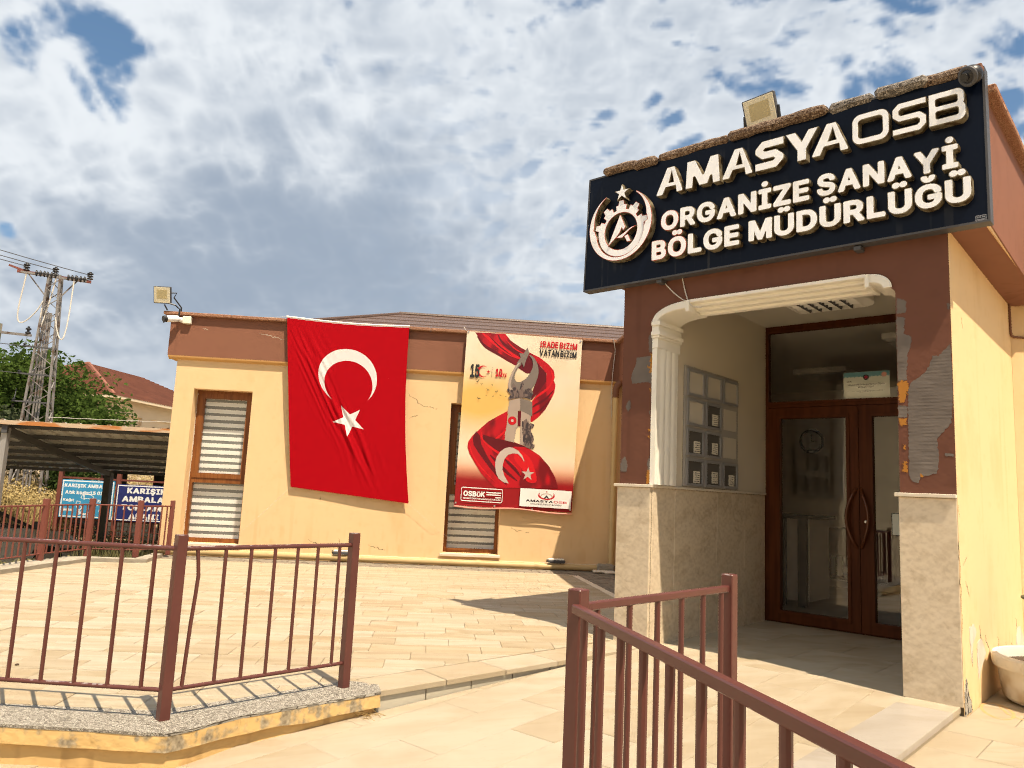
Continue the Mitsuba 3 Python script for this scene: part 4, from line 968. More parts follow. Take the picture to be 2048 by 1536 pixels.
add('maker_plate', extrude_uz(sbox(2.362, 2.968, 2.420, 3.003).difference(sbox(2.365, 2.971, 2.417, 3.0)), SO, SO + .001), 'm_grey_metal', sn, PF)
add('maker_plate', extrude_uz(unary_union([g for _, g in word('REKLAM', 2.369, 2.413, 2.986, .010)] + [sbox(2.369, 2.974, 2.413, 2.978)]), SO, SO + .001), 'm_grey_metal', sn, PF)
for uu in (.06, 1.62): add('bracket', cat([cbox(uu, uu + .05, .0, SO - .01, 2.915, 2.948), tube([PF.p(uu + .02, SO - .03, 2.95), PF.p(uu + .02, SO - .03, 2.90)], .008, 8)]) if False else cbox(uu, uu + .05, .002, SO - .01, 2.912, 2.944, .004), 'm_dark_grey', sn, PF)
for i, (a, b) in enumerate([((.10, .02, 2.925), (.335, .025, 2.72)), ((.255, .004, 2.95), (.33, .022, 2.72))]):
    A_, B_ = np.array(a), np.array(b); pts = [PF.p(*(A_ + (B_ - A_) * t + np.array([0, 0, -.02 * math.sin(math.pi * t)]))) for t in np.linspace(0, 1, 8)]
    pts += [PF.p(.36, .02, 2.69), PF.p(.44, .02, 2.672)]
    single('cable', tube(pts, .0045, 6), 'm_cable', ['slack white cable from under the sign to the arch corner', 'shorter straight white cable running down to the arch corner'][i], 'cable')

# ---------------------------------------------------------------- floodlights and cameras
def floodlight(label, centre, ax, nrm, w, h, feet):
    k = thing('floodlight', label, 'floodlight'); ax = np.array(ax, float); ax /= np.linalg.norm(ax); nrm = np.array(nrm, float); nrm -= ax * (nrm @ ax); nrm /= np.linalg.norm(nrm); upv = np.cross(nrm, ax); upv = upv if upv[2] > 0 else -upv
    M = np.stack([ax, nrm, upv], 1); c = np.array(centre, float)
    tf = lambda m: V(np.asarray(m.vertices) @ M.T + c, m.faces)
    add('housing', tf(cbox(-w / 2, w / 2, -.035, .006, -h / 2, h / 2, .008)), 'm_dark_grey', k); add('lens', tf(cbox(-w / 2 + .012, w / 2 - .012, .004, .010, -h / 2 + .012, h / 2 - .012, .002)), 'm_lamp_lens', k)
    add('led_panel', tf(cbox(-w * .30, w * .30, .0095, .0125, -h * .22, h * .30)), 'm_lamp_core', k)
    for q in range(9): add('fin', tf(cbox(-w * .4 + q * w * .1 - .003, -w * .4 + q * w * .1 + .003, -.055, -.034, -h * .4, h * .4)), 'm_dark_grey', k)
    for pts in feet: add('bracket', tube([np.array(p_) for p_ in pts], .011, 6), 'm_black', k)
    return k


fl1 = LF.p(-2.80, .20, 3.88)
floodlight('square floodlight on a bent arm at the left roof corner', fl1, LF.m @ np.array([1, .12, -.02]), LF.m @ np.array([-.2, 1, -.28]), .27, .26, [[LF.p(-2.69, .2, 3.92), LF.p(-2.60, .17, 3.93), LF.p(-2.64, .15, 3.86), LF.p(-2.53, .10, 3.72), LF.p(-2.53, .10, 3.66)], [LF.p(-2.76, .18, 3.74), LF.p(-2.72, .14, 3.66)], [LF.p(-2.535, .15, 3.70), LF.p(-2.54, .15, 3.56), LF.p(-2.56, .12, 3.50)], [LF.p(-2.69, .19, 3.76), LF.p(-2.6, .16, 3.74), LF.p(-2.56, .13, 3.70)]])
floodlight('square floodlight standing on the porch coping above the sign', PF.p(.905, -.02, 4.20), PF.m @ np.array([1, 0, .08]), PF.m @ np.array([-.12, 1, -.30]), .265, .25, [[PF.p(1.045, -.03, 4.22), PF.p(1.055, -.06, 4.05), PF.p(1.0, -.08, 4.02)], [PF.p(.77, -.03, 4.20), PF.p(.765, -.06, 4.06), PF.p(.8, -.08, 4.02)]])
cm = thing('security_camera', 'white bullet security camera under the left roof corner', 'security camera')
ca, cb2 = LF.p(-2.55, .16, 3.535), LF.p(-2.72, .33, 3.485); dcam = (cb2 - ca) / np.linalg.norm(cb2 - ca)
add('body', tube([ca - dcam * .02, ca, ca + dcam * .20, ca + dcam * .215], [.03, .048, .046, .04], 16), 'm_camera_body', cm, smooth=40); add('hood', tube([ca + dcam * .02, ca + dcam * .175], .051, 16, caps=False), 'm_camera_body', cm, smooth=40); add('lens', tube([ca + dcam * .176, ca + dcam * .222], [.050, .047], 16), 'm_black', cm, smooth=40)
add('mount', tube([ca - dcam * .01, LF.p(-2.53, .12, 3.535), LF.p(-2.49, .075, 3.53)], [.03, .036, .045], 12), 'm_camera_body', cm, smooth=40)
add('sensor', cbox(-2.70, -2.685, .30, .32, 3.43, 3.445), 'm_black', cm, LF)
jb = single('junction_box', cbox(-2.485, -2.36, .068, .14, 3.475, 3.59, .008), 'm_box_cream', 'cream plastic junction box beside the bullet camera', 'junction box', None, LF)
dc = thing('security_camera', 'dark dome security camera at the top right corner of the sign', 'security camera')
cc = PF.p(2.385, .165, 3.915)
base = trimesh.creation.icosphere(subdivisions=3, radius=.062); base.apply_translation(cc); add('dome', base, 'm_black', dc, smooth=True)
rg_ = trimesh.creation.torus(.052, .014, 28, 10); al = trimesh.geometry.align_vectors([0, 0, 1], PF.m @ np.array([-.5, .8, -.5]) / np.linalg.norm([-.5, .8, -.5])); rg_.apply_transform(al); rg_.apply_translation(cc + PF.m @ np.array([-.018, .028, -.018])); add('ring', rg_, 'm_dark_grey', dc, smooth=True)
ln = trimesh.creation.cylinder(radius=.026, height=.02, sections=20); ln.apply_transform(al); ln.apply_translation(cc + PF.m @ np.array([-.03, .048, -.03])); add('lens', ln, 'm_black', dc, smooth=40)
add('mount', cbox(2.36, 2.44, .09, .16, 3.945, 3.985, .006), 'm_brown_smooth', dc, PF)

# ---------------------------------------------------------------- planter and wall piece at the right edge
tub = thing('planter', 'cream plastic planter tub against the sunlit porch side wall', 'planter')
mat('m_planter', proc(lambda p, n, uv: mix(mix((.64, .61, .53), (.42, .32, .19), smoothstep(.25, -.05, p.z) * smoothstep(.3, .7, fbm(p.x * 7, p.y * 7, p.z * 9, 3)) ), (.30, .22, .12), smoothstep(.66, .8, fbm(p.x * 11, p.y * 11, p.z * 5, 4)) * .5)), .5, .35)
tc = PF.p(2.675, -.85, 0)


def lathe(prof, n=48, sx=1.0, sy=1.0):
    v = []; f = []; k = len(prof)
    for i in range(n):
        a = 2 * math.pi * i / n
        for r, z in prof: v.append([r * math.cos(a) * sx, r * math.sin(a) * sy, z])
    for i in range(n):
        for j in range(k - 1):
            a, b = i * k + j, ((i + 1) % n) * k + j; f += [[a, b, b + 1], [a, b + 1, a + 1]]
    return V(v, f)


add('tub', V(np.asarray(lathe([(.0, -.035), (.405, -.035), (.425, -.015), (.452, .165), (.453, .17), (.475, .17), (.482, .19), (.484, .238), (.474, .25), (.448, .25), (.440, .23), (.43, .16), (.0, .16)]).vertices) + tc, lathe([(0, 0)] * 13).faces), 'm_planter', tub, smooth=30)
mat('m_earth', (.07, .05, .035), .95, .1)
add('foot', cat([V(np.asarray(trimesh.creation.icosphere(subdivisions=1, radius=.025).vertices) + tc + [.33 * math.cos(a), .33 * math.sin(a), -.045], trimesh.creation.icosphere(subdivisions=1, radius=.025).faces) for a in (0.5, 2.1, 3.7, 5.3)]), 'm_dark_grey', tub)
so = V(np.asarray(lathe([(0, .20), (.2, .205), (.438, .185)]).vertices) + tc, lathe([(0, 0)] * 3).faces); add('soil', so, 'm_earth', tub)
gp = thing('wall_bowl', 'dark green metal bowl jutting in at the right edge above the planter', 'bowl')
mat('m_green_metal', (.025, .045, .028), .4, .5)
gc = PF.p(2.62, -.58, .62)
add('bowl', V(np.asarray(lathe([(.02, -.10), (.10, -.085), (.14, -.05), (.150, -.012), (.185, .0), (.205, .012), (.205, .024), (.19, .03), (.12, -.03), (0, -.05)], 40).vertices) + gc, lathe([(0, 0)] * 10, 40).faces), 'm_green_metal', gp, smooth=30)
add('stem', tube([gc + [0, 0, -.09], gc + [0.0, 0, -.38]], [.03, .022], 12), 'm_green_metal', gp, smooth=40)

# ---------------------------------------------------------------- flag
mat('m_flag', proc(lambda p, n, uv: flag_color(uv)), .8, .08)


def flag_color(uv):
    # uv in metres-like units: width 1, height 1.48
    x, y = uv.x, uv.y
    r1 = dr.sqrt(dr.square(x - .497) + dr.square(y - .475)); r2 = dr.sqrt(dr.square(x - .502) + dr.square(y - .535))
    cres = smoothstep(.2492, .2468, r1) * smoothstep(.2030, .2054, r2)
    cnt = mi.Float(0)
    for k in range(5):
        a = math.radians(83 + 72 * k + 36)
        cnt = cnt + smoothstep(-.0012, .0012, .1155 * .381966 * 1.0 - ((x - .500) * math.cos(a) + (y - .850) * -math.sin(a)))
    st = smoothstep(3.5, 3.9, cnt)
    hem = smoothstep(.0085, .0075, y)
    c = mix((.335, .0010, .006), (.62, .60, .60), dr.clip(cres + st, 0, 1))
    return mix(c, (.70, .68, .67), hem)


def drape(corners, nu, nv, fn, frame, asp, edge=None):
    TL, TR, BR, BL = [np.array(c, float) for c in corners]
    v, uv = [], []
    for j in range(nv + 1):
        t = j / nv
        for i in range(nu + 1):
            s = i / nu; P = (TL * (1 - s) + TR * s) * (1 - t) + (BL * (1 - s) + BR * s) * t
            if edge: P = P + np.array(edge(s, t))
            v.append([P[0], P[1] + fn(s, t), P[2]]); uv.append([s, t * asp])
    f = []
    for j in range(nv):
        for i in range(nu):
            a = j * (nu + 1) + i; f += [[a, a + 1, a + nu + 2], [a, a + nu + 2, a + nu + 1]]
    return V([frame.p(*q) for q in v], f), np.array(uv)


def flag_fold(s, t):
    # fine diagonal creases hanging from the upper left towards the lower right
    c = s - (.14 + .60 * t ** 1.15); up_ = min(1, t * 5) * max(0, min(1, (1 - t) * 5))
    env = math.exp(-(c / (.10 + .05 * math.sin(9 * t + 1))) ** 2) * up_; env2 = math.exp(-((c + .10) / .10) ** 2) * up_ * max(0, min(1, (.8 - t) * 4))
    ph = 1.1 * math.sin(t * 6.3) + .8 * math.sin(t * 13 + s * 4)
    d = s * .86 - t * .55
    a = env * (.005 * math.sin(d * 60 + ph) + .0045 * math.sin(d * 113 + 2 * ph)) + env2 * (.004 * math.sin(d * 150 + 1.7 * ph) + .003 * math.sin(d * 231 - ph))
    for k, (off, w, am, t0, t1) in enumerate(((-.02, .018, .016, .12, .95), (.035, .014, -.013, .25, .93), (-.075, .012, .010, .08, .62), (-.13, .010, .008, .10, .52), (-.18, .010, .006, .30, .66), (.08, .016, .007, .45, .90), (-.05, .009, -.008, .30, .80))):
        f_ = max(0, min(1, (t - t0) * 7)) * max(0, min(1, (t1 - t) * 7)); a += am * f_ * math.exp(-((c - off - .012 * math.sin(7 * t + k)) / w) ** 2)
    b = .010 * math.sin(s * 5 + t * 4) * t + .02 * math.sin(math.pi * t)
    return a + b + .02 * (1 - t)


fm, fuv = drape([(-.92, .135, 3.675), (.965, .135, 3.645), (1.125, .07, .905), (-.665, .07, 1.075)], 150, 210, flag_fold, LF, 1.48, lambda s, t: (-.028 * math.sin(math.pi * t) * (s > .5) * (2 * s - 1) * 2, 0, -.03 * math.sin(math.pi * s) * (1 - t) ** 2))
fk_ = thing('flag', 'red Turkish flag with white crescent and star hanging on the facade', 'flag')
add('cloth', fm, 'm_flag', fk_, None, True, fuv)
add('cord', tube([LF.p(-.93, .13, 3.68), LF.p(-1.2, .10, 3.66), LF.p(-1.5, .0, 3.665)], .004, 5), 'm_cable', fk_); 
for (a, b), (c, d) in [((-.668, 1.068), (-1.42, .30)), ((1.128, .90), (1.95, .28))]: add('cord', tube([LF.p(a, .07, b), LF.p((a + c) / 2, .06, (b + d) / 2 - .02), LF.p(c, .03 if c < 0 else -.18, d)], .0016, 5), 'm_cable', fk_)
add('top_hem', tube([LF.p(-.93 + 1.9 * i / 20, .15, 3.682 - .03 * i / 20 - .03 * math.sin(math.pi * i / 20)) for i in range(21)], .014, 8), 'm_white', fk_, smooth=40)

# ---------------------------------------------------------------- poster
PC = [(1.872, .145, 3.637), (3.72, .145, 3.617), (3.648, .10, .878), (1.822, .10, .912)]


def post_fold(s, t):
    return .012 * math.sin(3 * s + 5 * t) * (1 - t) + .006 * math.sin(9 * s - 6 * t) * math.exp(-3 * t) - .02 * math.exp(-((s - .96) / .06) ** 2 - ((t - .05) / .1) ** 2) + .006 * math.sin(14 * s) * max(0, t - .93) / .07 + .015 * math.sin(math.pi * t)


def poster_at(s, t, off=0.0):
    TL, TR, BR, BL = [np.array(c) for c in PC]; P = (TL * (1 - s) + TR * s) * (1 - t) + (BL * (1 - s) + BR * s) * t
    return LF.p(P[0], P[1] + post_fold(s, t) + off, P[2])


def poster_bg(p, n, uv):
    x, y = uv.x, uv.y
    c1 = fbm(x * 2.2 + 5, y * 3.0, 1.0, 4)
    g = dr.exp(-dr.square((y - .40) / .16)) * dr.exp(-dr.square((x - .15) / .40))
    top = mix((.70, .60, .46), (.67, .42, .12), dr.clip(g * 1.2 + smoothstep(.45, .70, c1) * .30 * smoothstep(.9, .2, y), 0, 1))
    top = mix(top, (.70, .56, .31), smoothstep(.35, .55, y) * smoothstep(.75, .55, y) * .6 * smoothstep(.3, .6, x))
    return mix(mix(top, (.66, .34, .21), smoothstep(.70, .82, y)), (.26, .005, .009), smoothstep(.76, .86, y))


mat('m_poster', proc(poster_bg), .45, .35)
mat('m_ribbon', proc(lambda p, n, uv: mix((.42, .004, .012), (.16, .003, .008), smoothstep(.45, .65, fbm(uv.x * 9 + uv.y * 3, uv.y * 5 - uv.x * 4, 0.0, 3)))), .45, .35)
mat('m_ribbon_dark', (.10, .003, .008), .45, .35); mat('m_ribbon_bright', (.54, .007, .013), .45, .35); mat('m_poster_grey', (.175, .145, .125), .45, .35); mat('m_poster_stone', (.36, .285, .235), .45, .35); mat('m_poster_dark', (.02, .02, .022), .45, .35); mat('m_poster_white', (.72, .71, .70), .45, .35); mat('m_poster_silver', (.46, .38, .34), .45, .35); mat('m_poster_red', (.46, .008, .015), .45, .35)
mat('m_poster_figure', proc(lambda p, n, uv: mix((.045, .035, .04), (.16, .115, .10), smoothstep(.4, .6, fbm(uv.x * 90, uv.y * 60, 0.0, 2)))), .45, .35)
pn = thing('poster', 'tall printed poster with red ribbon and monument hanging beside the flag', 'poster')
N = 40; v = [poster_at(i / N, j / N) for j in range(N + 1) for i in range(N + 1)]; uvp = np.array([[i / N, j / N] for j in range(N + 1) for i in range(N + 1)]); f = []
for j in range(N):
    for i in range(N): a = j * (N + 1) + i; f += [[a, a + 1, a + N + 2], [a, a + N + 2, a + N + 1]]
add('sheet', V(v, f), 'm_poster', pn, None, True, uvp)
_lay = [0]
ASP = 1.47


def layer(nm, g, m, smoothit=False):
    """flat print on the poster: shape in (s, t), t downwards"""
    _lay[0] += 1; off = .0012 + .00035 * _lay[0]; ms = []
    for q in polys(g if g.is_valid else g.buffer(0)):
        vv, ff = trimesh.creation.triangulate_polygon(q, engine='earcut'); mm = trimesh.Trimesh(np.c_[vv, np.zeros(len(vv))], ff, process=False)
        if max(q.bounds[2] - q.bounds[0], q.bounds[3] - q.bounds[1]) > .06: mm = mm.subdivide_to_size(.05, max_iter=12)
        ms.append(mm)
    mm = cat(ms); st_ = np.asarray(mm.vertices)[:, :2].copy(); V3 = np.array([poster_at(a, b, off) for a, b in st_])
    add(nm, V(V3, mm.faces), m, pn, None, False, st_)


def curve(pts, n=12, closed=True):
    """Catmull-Rom through the points"""
    P = np.array(pts); k = len(P); out = []
    for i in range(k if closed else k - 1):
        p0, p1_, p2_, p3 = (P[(i - 1) % k] if closed or i else P[0]), P[i], P[(i + 1) % k], (P[(i + 2) % k] if closed or i + 2 < k else P[-1])
        for t in np.linspace(0, 1, n, endpoint=False): out.append(.5 * ((2 * p1_) + (-p0 + p2_) * t + (2 * p0 - 5 * p1_ + 4 * p2_ - p3) * t * t + (-p0 + 3 * p1_ - 3 * p2_ + p3) * t ** 3))
    if not closed: out.append(P[-1])
    return out


CPg = lambda pts: Polygon(curve(pts, 5)).buffer(0)
R1 = [(.069, .004), (.329, .001), (.378, .038), (.461, .072), (.554, .101), (.635, .124), (.712, .158), (.766, .193), (.781, .234), (.771, .25), (.791, .279), (.784, .325), (.755, .372), (.715, .427), (.663, .471), (.61, .502), (.593, .5), (.596, .383), (.654, .316), (.705, .264), (.706, .215), (.652, .176), (.557, .131), (.444, .186), (.357, .16), (.274, .13), (.192, .093), (.119, .051)]
R1D = [(.551, .124), (.628, .166), (.7, .215), (.705, .26), (.654, .316), (.592, .372), (.594, .334), (.622, .276), (.633, .218), (.532, .22), (.444, .186), (.485, .15)]
layer('ribbon', Polygon(R1).buffer(0), 'm_ribbon'); layer('ribbon', Polygon(R1D).buffer(.004), 'm_ribbon_dark')


def streak(pts, w, m, nm='ribbon_fold'):
    P = np.array(curve(pts, 6, False)); n = len(P); ww = w * np.sin(np.linspace(.25, math.pi - .12, n)); t = np.gradient(P, axis=0); t /= np.linalg.norm(t, axis=1, keepdims=True) + 1e-9; nn = np.stack([-t[:, 1], t[:, 0]], 1)
    layer(nm, Polygon(np.vstack([P + nn * ww[:, None], (P - nn * ww[:, None])[::-1]])).buffer(0), m)


streak([(.132, .007), (.245, .06), (.386, .117), (.485, .142)], .014, 'm_ribbon_bright'); streak([(.262, .006), (.312, .056), (.418, .1), (.522, .125), (.61, .151)], .010, 'm_ribbon_dark'); streak([(.089, .026), (.156, .079), (.274, .122), (.414, .169)], .009, 'm_ribbon_dark'); streak([(.19, .02), (.28, .075), (.40, .128)], .004, 'm_ribbon_dark'); streak([(.33, .03), (.42, .085), (.53, .117)], .004, 'm_ribbon_bright')
streak([(.761, .258), (.726, .301), (.656, .342), (.603, .375)], .008, 'm_ribbon_bright'); streak([(.777, .31), (.714, .362), (.634, .4), (.602, .417)], .007, 'm_ribbon_dark'); streak([(.744, .376), (.676, .428), (.611, .458)], .006, 'm_ribbon_dark'); streak([(.74, .19), (.765, .24), (.74, .29)], .010, 'm_ribbon_bright')
R2 = [(.397, .447), (.311, .483), (.235, .517), (.178, .556), (.114, .6), (.079, .638), (.076, .671), (.097, .707), (.146, .756), (.206, .812), (.288, .864), (.334, .888), (.871, .868), (.838, .806), (.778, .746), (.696, .691), (.583, .648), (.471, .624), (.388, .616), (.384, .569), (.394, .532)]
layer('ribbon', Polygon(R2).buffer(0), 'm_ribbon')
layer('ribbon', Polygon([(.138, .576), (.115, .614), (.125, .654), (.179, .703), (.268, .773), (.356, .835), (.441, .876), (.358, .806), (.263, .729), (.19, .648), (.174, .6)]).buffer(0), 'm_ribbon_dark'); layer('ribbon', Polygon([(.195, .592), (.306, .609), (.471, .625), (.583, .648), (.474, .649), (.347, .688), (.267, .659), (.203, .621)]).buffer(0), 'm_ribbon_dark')
layer('ribbon', CPg([(.50, .665), (.60, .70), (.66, .77), (.68, .84), (.60, .84), (.56, .78), (.48, .72)]), 'm_ribbon_bright')
streak([(.393, .557), (.337, .597), (.306, .609)], .008, 'm_ribbon_bright'); streak([(.092, .656), (.125, .713), (.203, .78), (.331, .855)], .006, 'm_ribbon_bright'); streak([(.182, .578), (.198, .621), (.279, .666), (.347, .692), (.415, .718), (.484, .756), (.553, .793)], .007, 'm_ribbon_bright'); streak([(.272, .706), (.353, .754), (.434, .802), (.52, .843)], .010, 'm_ribbon_dark'); streak([(.40, .725), (.48, .77), (.55, .82)], .010, 'm_ribbon_dark')
layer('crescent_print', Polygon([(.566, .73), (.544, .698), (.509, .673), (.464, .659), (.431, .655), (.393, .664), (.357, .684), (.33, .715), (.321, .748), (.326, .778), (.337, .807), (.361, .835), (.401, .852), (.442, .857), (.403, .818), (.383, .782), (.383, .753), (.394, .723), (.424, .696), (.466, .685), (.51, .688), (.539, .705)]).buffer(.002), 'm_poster_silver')
sst = lambda cx, cy, R, rot=90: affinity.scale(star(cx, cy, R, rot), 1, -1 / ASP, origin=(cx, cy))
layer('star_print', sst(.604, .799, .058), 'm_poster_silver')
# the monument on the poster, as a plain stone pillar
layer('pillar_leg', Polygon([(.508, .44), (.595, .461), (.594, .537), (.534, .54), (.549, .638), (.519, .634), (.512, .541)]), 'm_poster_stone'); layer('pillar_leg', Polygon([(.404, .46), (.481, .445), (.49, .542), (.479, .542), (.466, .626), (.386, .616), (.392, .546)]), 'm_poster_stone'); layer('pillar_gap', Polygon([(.482, .446), (.509, .444), (.513, .53), (.488, .53)]), 'm_ribbon_dark')
layer('figures', ragged([(.526, .504), (.558, .487), (.594, .516), (.633, .514), (.629, .525), (.605, .544), (.619, .572), (.638, .597), (.623, .617), (.648, .641), (.633, .66), (.549, .642), (.53, .554)], 5, .010, .012), 'm_poster_figure')
layer('pillar', Polygon([(.402, .388), (.493, .369), (.599, .387), (.607, .47), (.5, .439), (.393, .464)]), 'm_poster_stone'); layer('pillar_face', Polygon([(.493, .369), (.599, .387), (.607, .47), (.5, .439)]), 'm_poster_grey')
MO = CPg([(.469, .154), (.418, .206), (.389, .26), (.382, .299), (.396, .324), (.442, .341), (.499, .342), (.554, .336), (.591, .307), (.621, .268), (.636, .214), (.622, .166), (.585, .126), (.544, .115), (.572, .138), (.583, .168), (.575, .202), (.54, .246), (.492, .273), (.453, .276), (.434, .258), (.437, .228), (.456, .197), (.482, .173)])
layer('monument_crescent', MO, 'm_poster_grey'); layer('monument_rim', MO.difference(affinity.translate(MO, .022, -.004)).intersection(sbox(.38, .15, .5, .34)), 'm_poster_stone')
layer('monument_star', Polygon([(.526, .072), (.546, .105), (.524, .14), (.506, .19), (.486, .161), (.442, .169), (.473, .135), (.459, .11), (.498, .108)]), 'm_poster_grey')
layer('figures', Polygon([(.374, .329), (.384, .317), (.402, .328), (.424, .323), (.415, .297), (.426, .287), (.444, .299), (.462, .314), (.481, .335), (.488, .293), (.503, .27), (.516, .288), (.514, .323), (.541, .314), (.574, .305), (.587, .319), (.605, .337), (.59, .357), (.586, .376), (.546, .366), (.493, .367), (.435, .376), (.402, .385), (.389, .374), (.41, .354)]), 'm_poster_figure')
el = lambda cx, cy, rx, ry=None: affinity.scale(Point(cx, cy).buffer(1, 20), rx, (ry if ry else rx / ASP), origin=(cx, cy))
layer('emblem', el(.439, .502, .036), 'm_poster_red'); layer('emblem', el(.439, .502, .012), 'm_poster_silver')


def ptext(text, s0, s1, tb, cap, m, nm='lettering', fat=.03, lean=0.0, gap=.08):
    g = unary_union([affinity.scale(q, 1, -1, origin=(0, 0)) for _, q in word(text, s0, s1, 0, cap, fat, .3, gap, lean, True)]); layer(nm, affinity.translate(g, 0, tb), m)


ptext('İRADE BİZİM', .632, .958, .064, .036, 'm_poster_red', fat=.03); ptext('VATAN BİZİM', .634, .957, .113, .036, 'm_poster_dark', fat=.03)
layer('logo_crescent', el(.160, .231, .050).difference(el(.171, .231, .043)), 'm_poster_red'); ptext('15', .052, .130, .268, .074, 'm_poster_dark', fat=.03); layer('logo_star', sst(.206, .231, .018), 'm_poster_red'); layer('logo_rule', sbox(.2355, .202, .2375, .264), 'm_poster_dark')
ptext('10', .268, .325, .254, .044, 'm_poster_red', fat=.06); ptext('.Yıl', .318, .362, .256, .022, 'm_poster_red', fat=.05)
for i, (a, b, sz) in enumerate([(.119, .29, .016), (.157, .304, .010), (.245, .305, .010), (.211, .335, .014), (.285, .343, .014), (.2, .368, .008), (.138, .388, .016), (.257, .371, .009), (.321, .362, .009), (.366, .366, .006)]):
    an = (i * 53) % 40 - 20; bd_ = affinity.rotate(Polygon([(a - sz, b - sz * .55), (a - sz * .3, b - sz * .2), (a, b + sz * .12), (a + sz * .5, b - sz * .45), (a + sz * 1.1, b - sz * .3), (a + sz * .4, b + sz * .05), (a + sz * .1, b + sz * .4), (a - sz * .4, b + sz * .1)]), an, origin=(a, b)); layer('bird_print', bd_, 'm_poster_dark')
OSB = sbox(.050, .894, .402, .973).buffer(-.012).buffer(.012, join_style=1); layer('logo_frame', OSB.difference(OSB.buffer(-.005)), 'm_poster_white')
ptext('OSBÜK', .070, .252, .944, .029, 'm_poster_white', fat=.05); layer('logo_bars', unary_union([sbox(.262, .914, .388, .9205), sbox(.262, .9265, .388, .933), sbox(.339, .940, .388, .9465)]), 'm_poster_white')
ptext('ORGANİZE SANAYİ BÖLGELERİ ÜST KURULUŞU', .069, .386, .960, .0085, 'm_poster_white', fat=.02)
layer('logo_panel', sbox(.549, .880, .988, .981), 'm_poster_white')
ptext('AMASYA', .600, .833, .9535, .0125, 'm_poster_dark', fat=.05); ptext('OSB', .838, .952, .9535, .0125, 'm_poster_red', fat=.0); ptext('ORGANİZE SANAYİ BÖLGESİ', .644, .908, .968, .0075, 'm_poster_dark', fat=.02)
layer('logo_crescent', el(.774, .914, .072, .024).difference(el(.774, .9085, .060, .022)), 'm_poster_red'); layer('logo_gear', el(.774, .918, .052, .017).difference(el(.774, .920, .042, .014)).difference(sbox(.6, .921, 1, 1)), 'm_poster_silver'); layer('logo_letter', Polygon([(.748, .931), (.775, .911), (.80, .931), (.788, .931), (.775, .922), (.765, .931)]), 'm_poster_dark'); layer('logo_star', sst(.774, .893, .008), 'm_poster_red')
hemp = [poster_at(i / 40, 1.004 + .006 * math.sin(i / 40 * 9), .012) for i in range(41)]; mat('m_hem', (.66, .30, .24), .5, .3); add('hem', tube(hemp, .011, 8), 'm_hem', pn, smooth=40)
for s_, t_ in ((.012, .004), (.985, .01), (.012, .985), (.34, .99), (.66, .995), (.985, .985)): add('eyelet', tube([poster_at(s_, t_, .006), poster_at(s_, t_, .012)], .014, 10), 'm_metal', pn)
add('cord', tube([LF.p(1.86, .14, 3.64), LF.p(1.82, .12, 3.70), LF.p(1.83, .0, 3.73)], .004, 5), 'm_cable', pn)

# ---------------------------------------------------------------- far fence, kerb
kb = [(-5.62, 8.3), (-5.50, 8.62), (-5.42, 9.62), (-5.40, 10.24), (-5.08, 10.30), (-4.93, 10.32), (-4.72, 10.42), (-4.88, 11.25), (-5.02, 11.25), (-4.92, 10.52), (-5.05, 10.47), (-5.45, 10.44), (-5.72, 10.30), (-5.80, 9.62), (-5.86, 8.62), (-5.90, 8.3)]
single('kerb', wobble(extrude_xy(Polygon([(-5.9, 4.3), (-5.55, 4.3)] + [(q[0], q[1]) for q in kb[1:]]).buffer(0), -.6, .05).subdivide_to_size(.2), .012, 4, 2), 'm_concrete', 'grey concrete kerb along the far left edge of the terrace under the fence', 'kerb')
fe = thing('fence', 'red brown metal bar fence along the far left edge of the terrace', 'fence')
fpts = [np.array(q) for q in [(-5.70, 7.25), (-5.70, 8.45), (-5.70, 9.68), (-5.62, 10.60), (-5.02, 10.72), (-4.84, 11.32)]]
for i, q in enumerate(fpts): add('post', post(*q, .03, .80, .065 if i != 5 else .055, .1), 'm_rail_far', fe)
for a, b in zip(fpts[:-1], fpts[1:]):
    L = np.linalg.norm(b - a); n = max(3, int(L / .115)); rail_span(fe, a, b, .72, .13, n, .0105, .022, 'm_rail_far', first=[(i + 1) / (n + 1) for i in range(n)])

# ---------------------------------------------------------------- carport
cpk = thing('carport', 'open carport with corrugated sheet roof on steel posts', 'carport')
ang = math.radians(8); cx_ = np.array([math.cos(ang), math.sin(ang)]); cy_ = np.array([-.24, .97]) / math.hypot(.24, .97)
CPo = np.array([-8.82, 13.5])


def cpp(a, b, dz=0.0):
    q = CPo + cx_ * a + cy_ * b; return np.array([q[0], q[1], 1.96 - .096 * b + dz])


mat('m_sheet', proc(lambda p, n, uv: mix((.74, .74, .71), (.58, .56, .53), fbm(p.x * 1.3, p.y * .4, 0.0, 3))), .5, .4, metallic=.3)
mat('m_rust_edge', proc(lambda p, n, uv: mix((.40, .16, .05), (.46, .36, .26), smoothstep(.42, .6, fbm(p.x * 3, p.y * 3, p.z * 9, 3)))), .7, .3)
us = []
x = -6.5; 
while x < 8.5:
    us += [(x, 0), (x + .16, 0), (x + .185, .035), (x + .225, .035)]; x += .25
vv = []; ff = []
for (a, h) in us:
    for b in (-.12, 7.8): vv.append(cpp(a, b, h))
for i in range(len(us) - 1): k = 2 * i; ff += [[k, k + 1, k + 3], [k, k + 3, k + 2]]
add('roof_sheet', V(vv, ff), 'm_sheet', cpk)
for b in (.15, 1.4, 2.65, 3.9, 5.2, 6.5, 7.6): add('purlin', bar(cpp(-6.5, b, -.045), cpp(8.4, b, -.045), .05, .08), 'm_dark_grey', cpk)
add('front_edge', bar(cpp(-6.5, -.13, -.025), cpp(8.4, -.13, -.025), .03, .075), 'm_rust_edge', cpk)
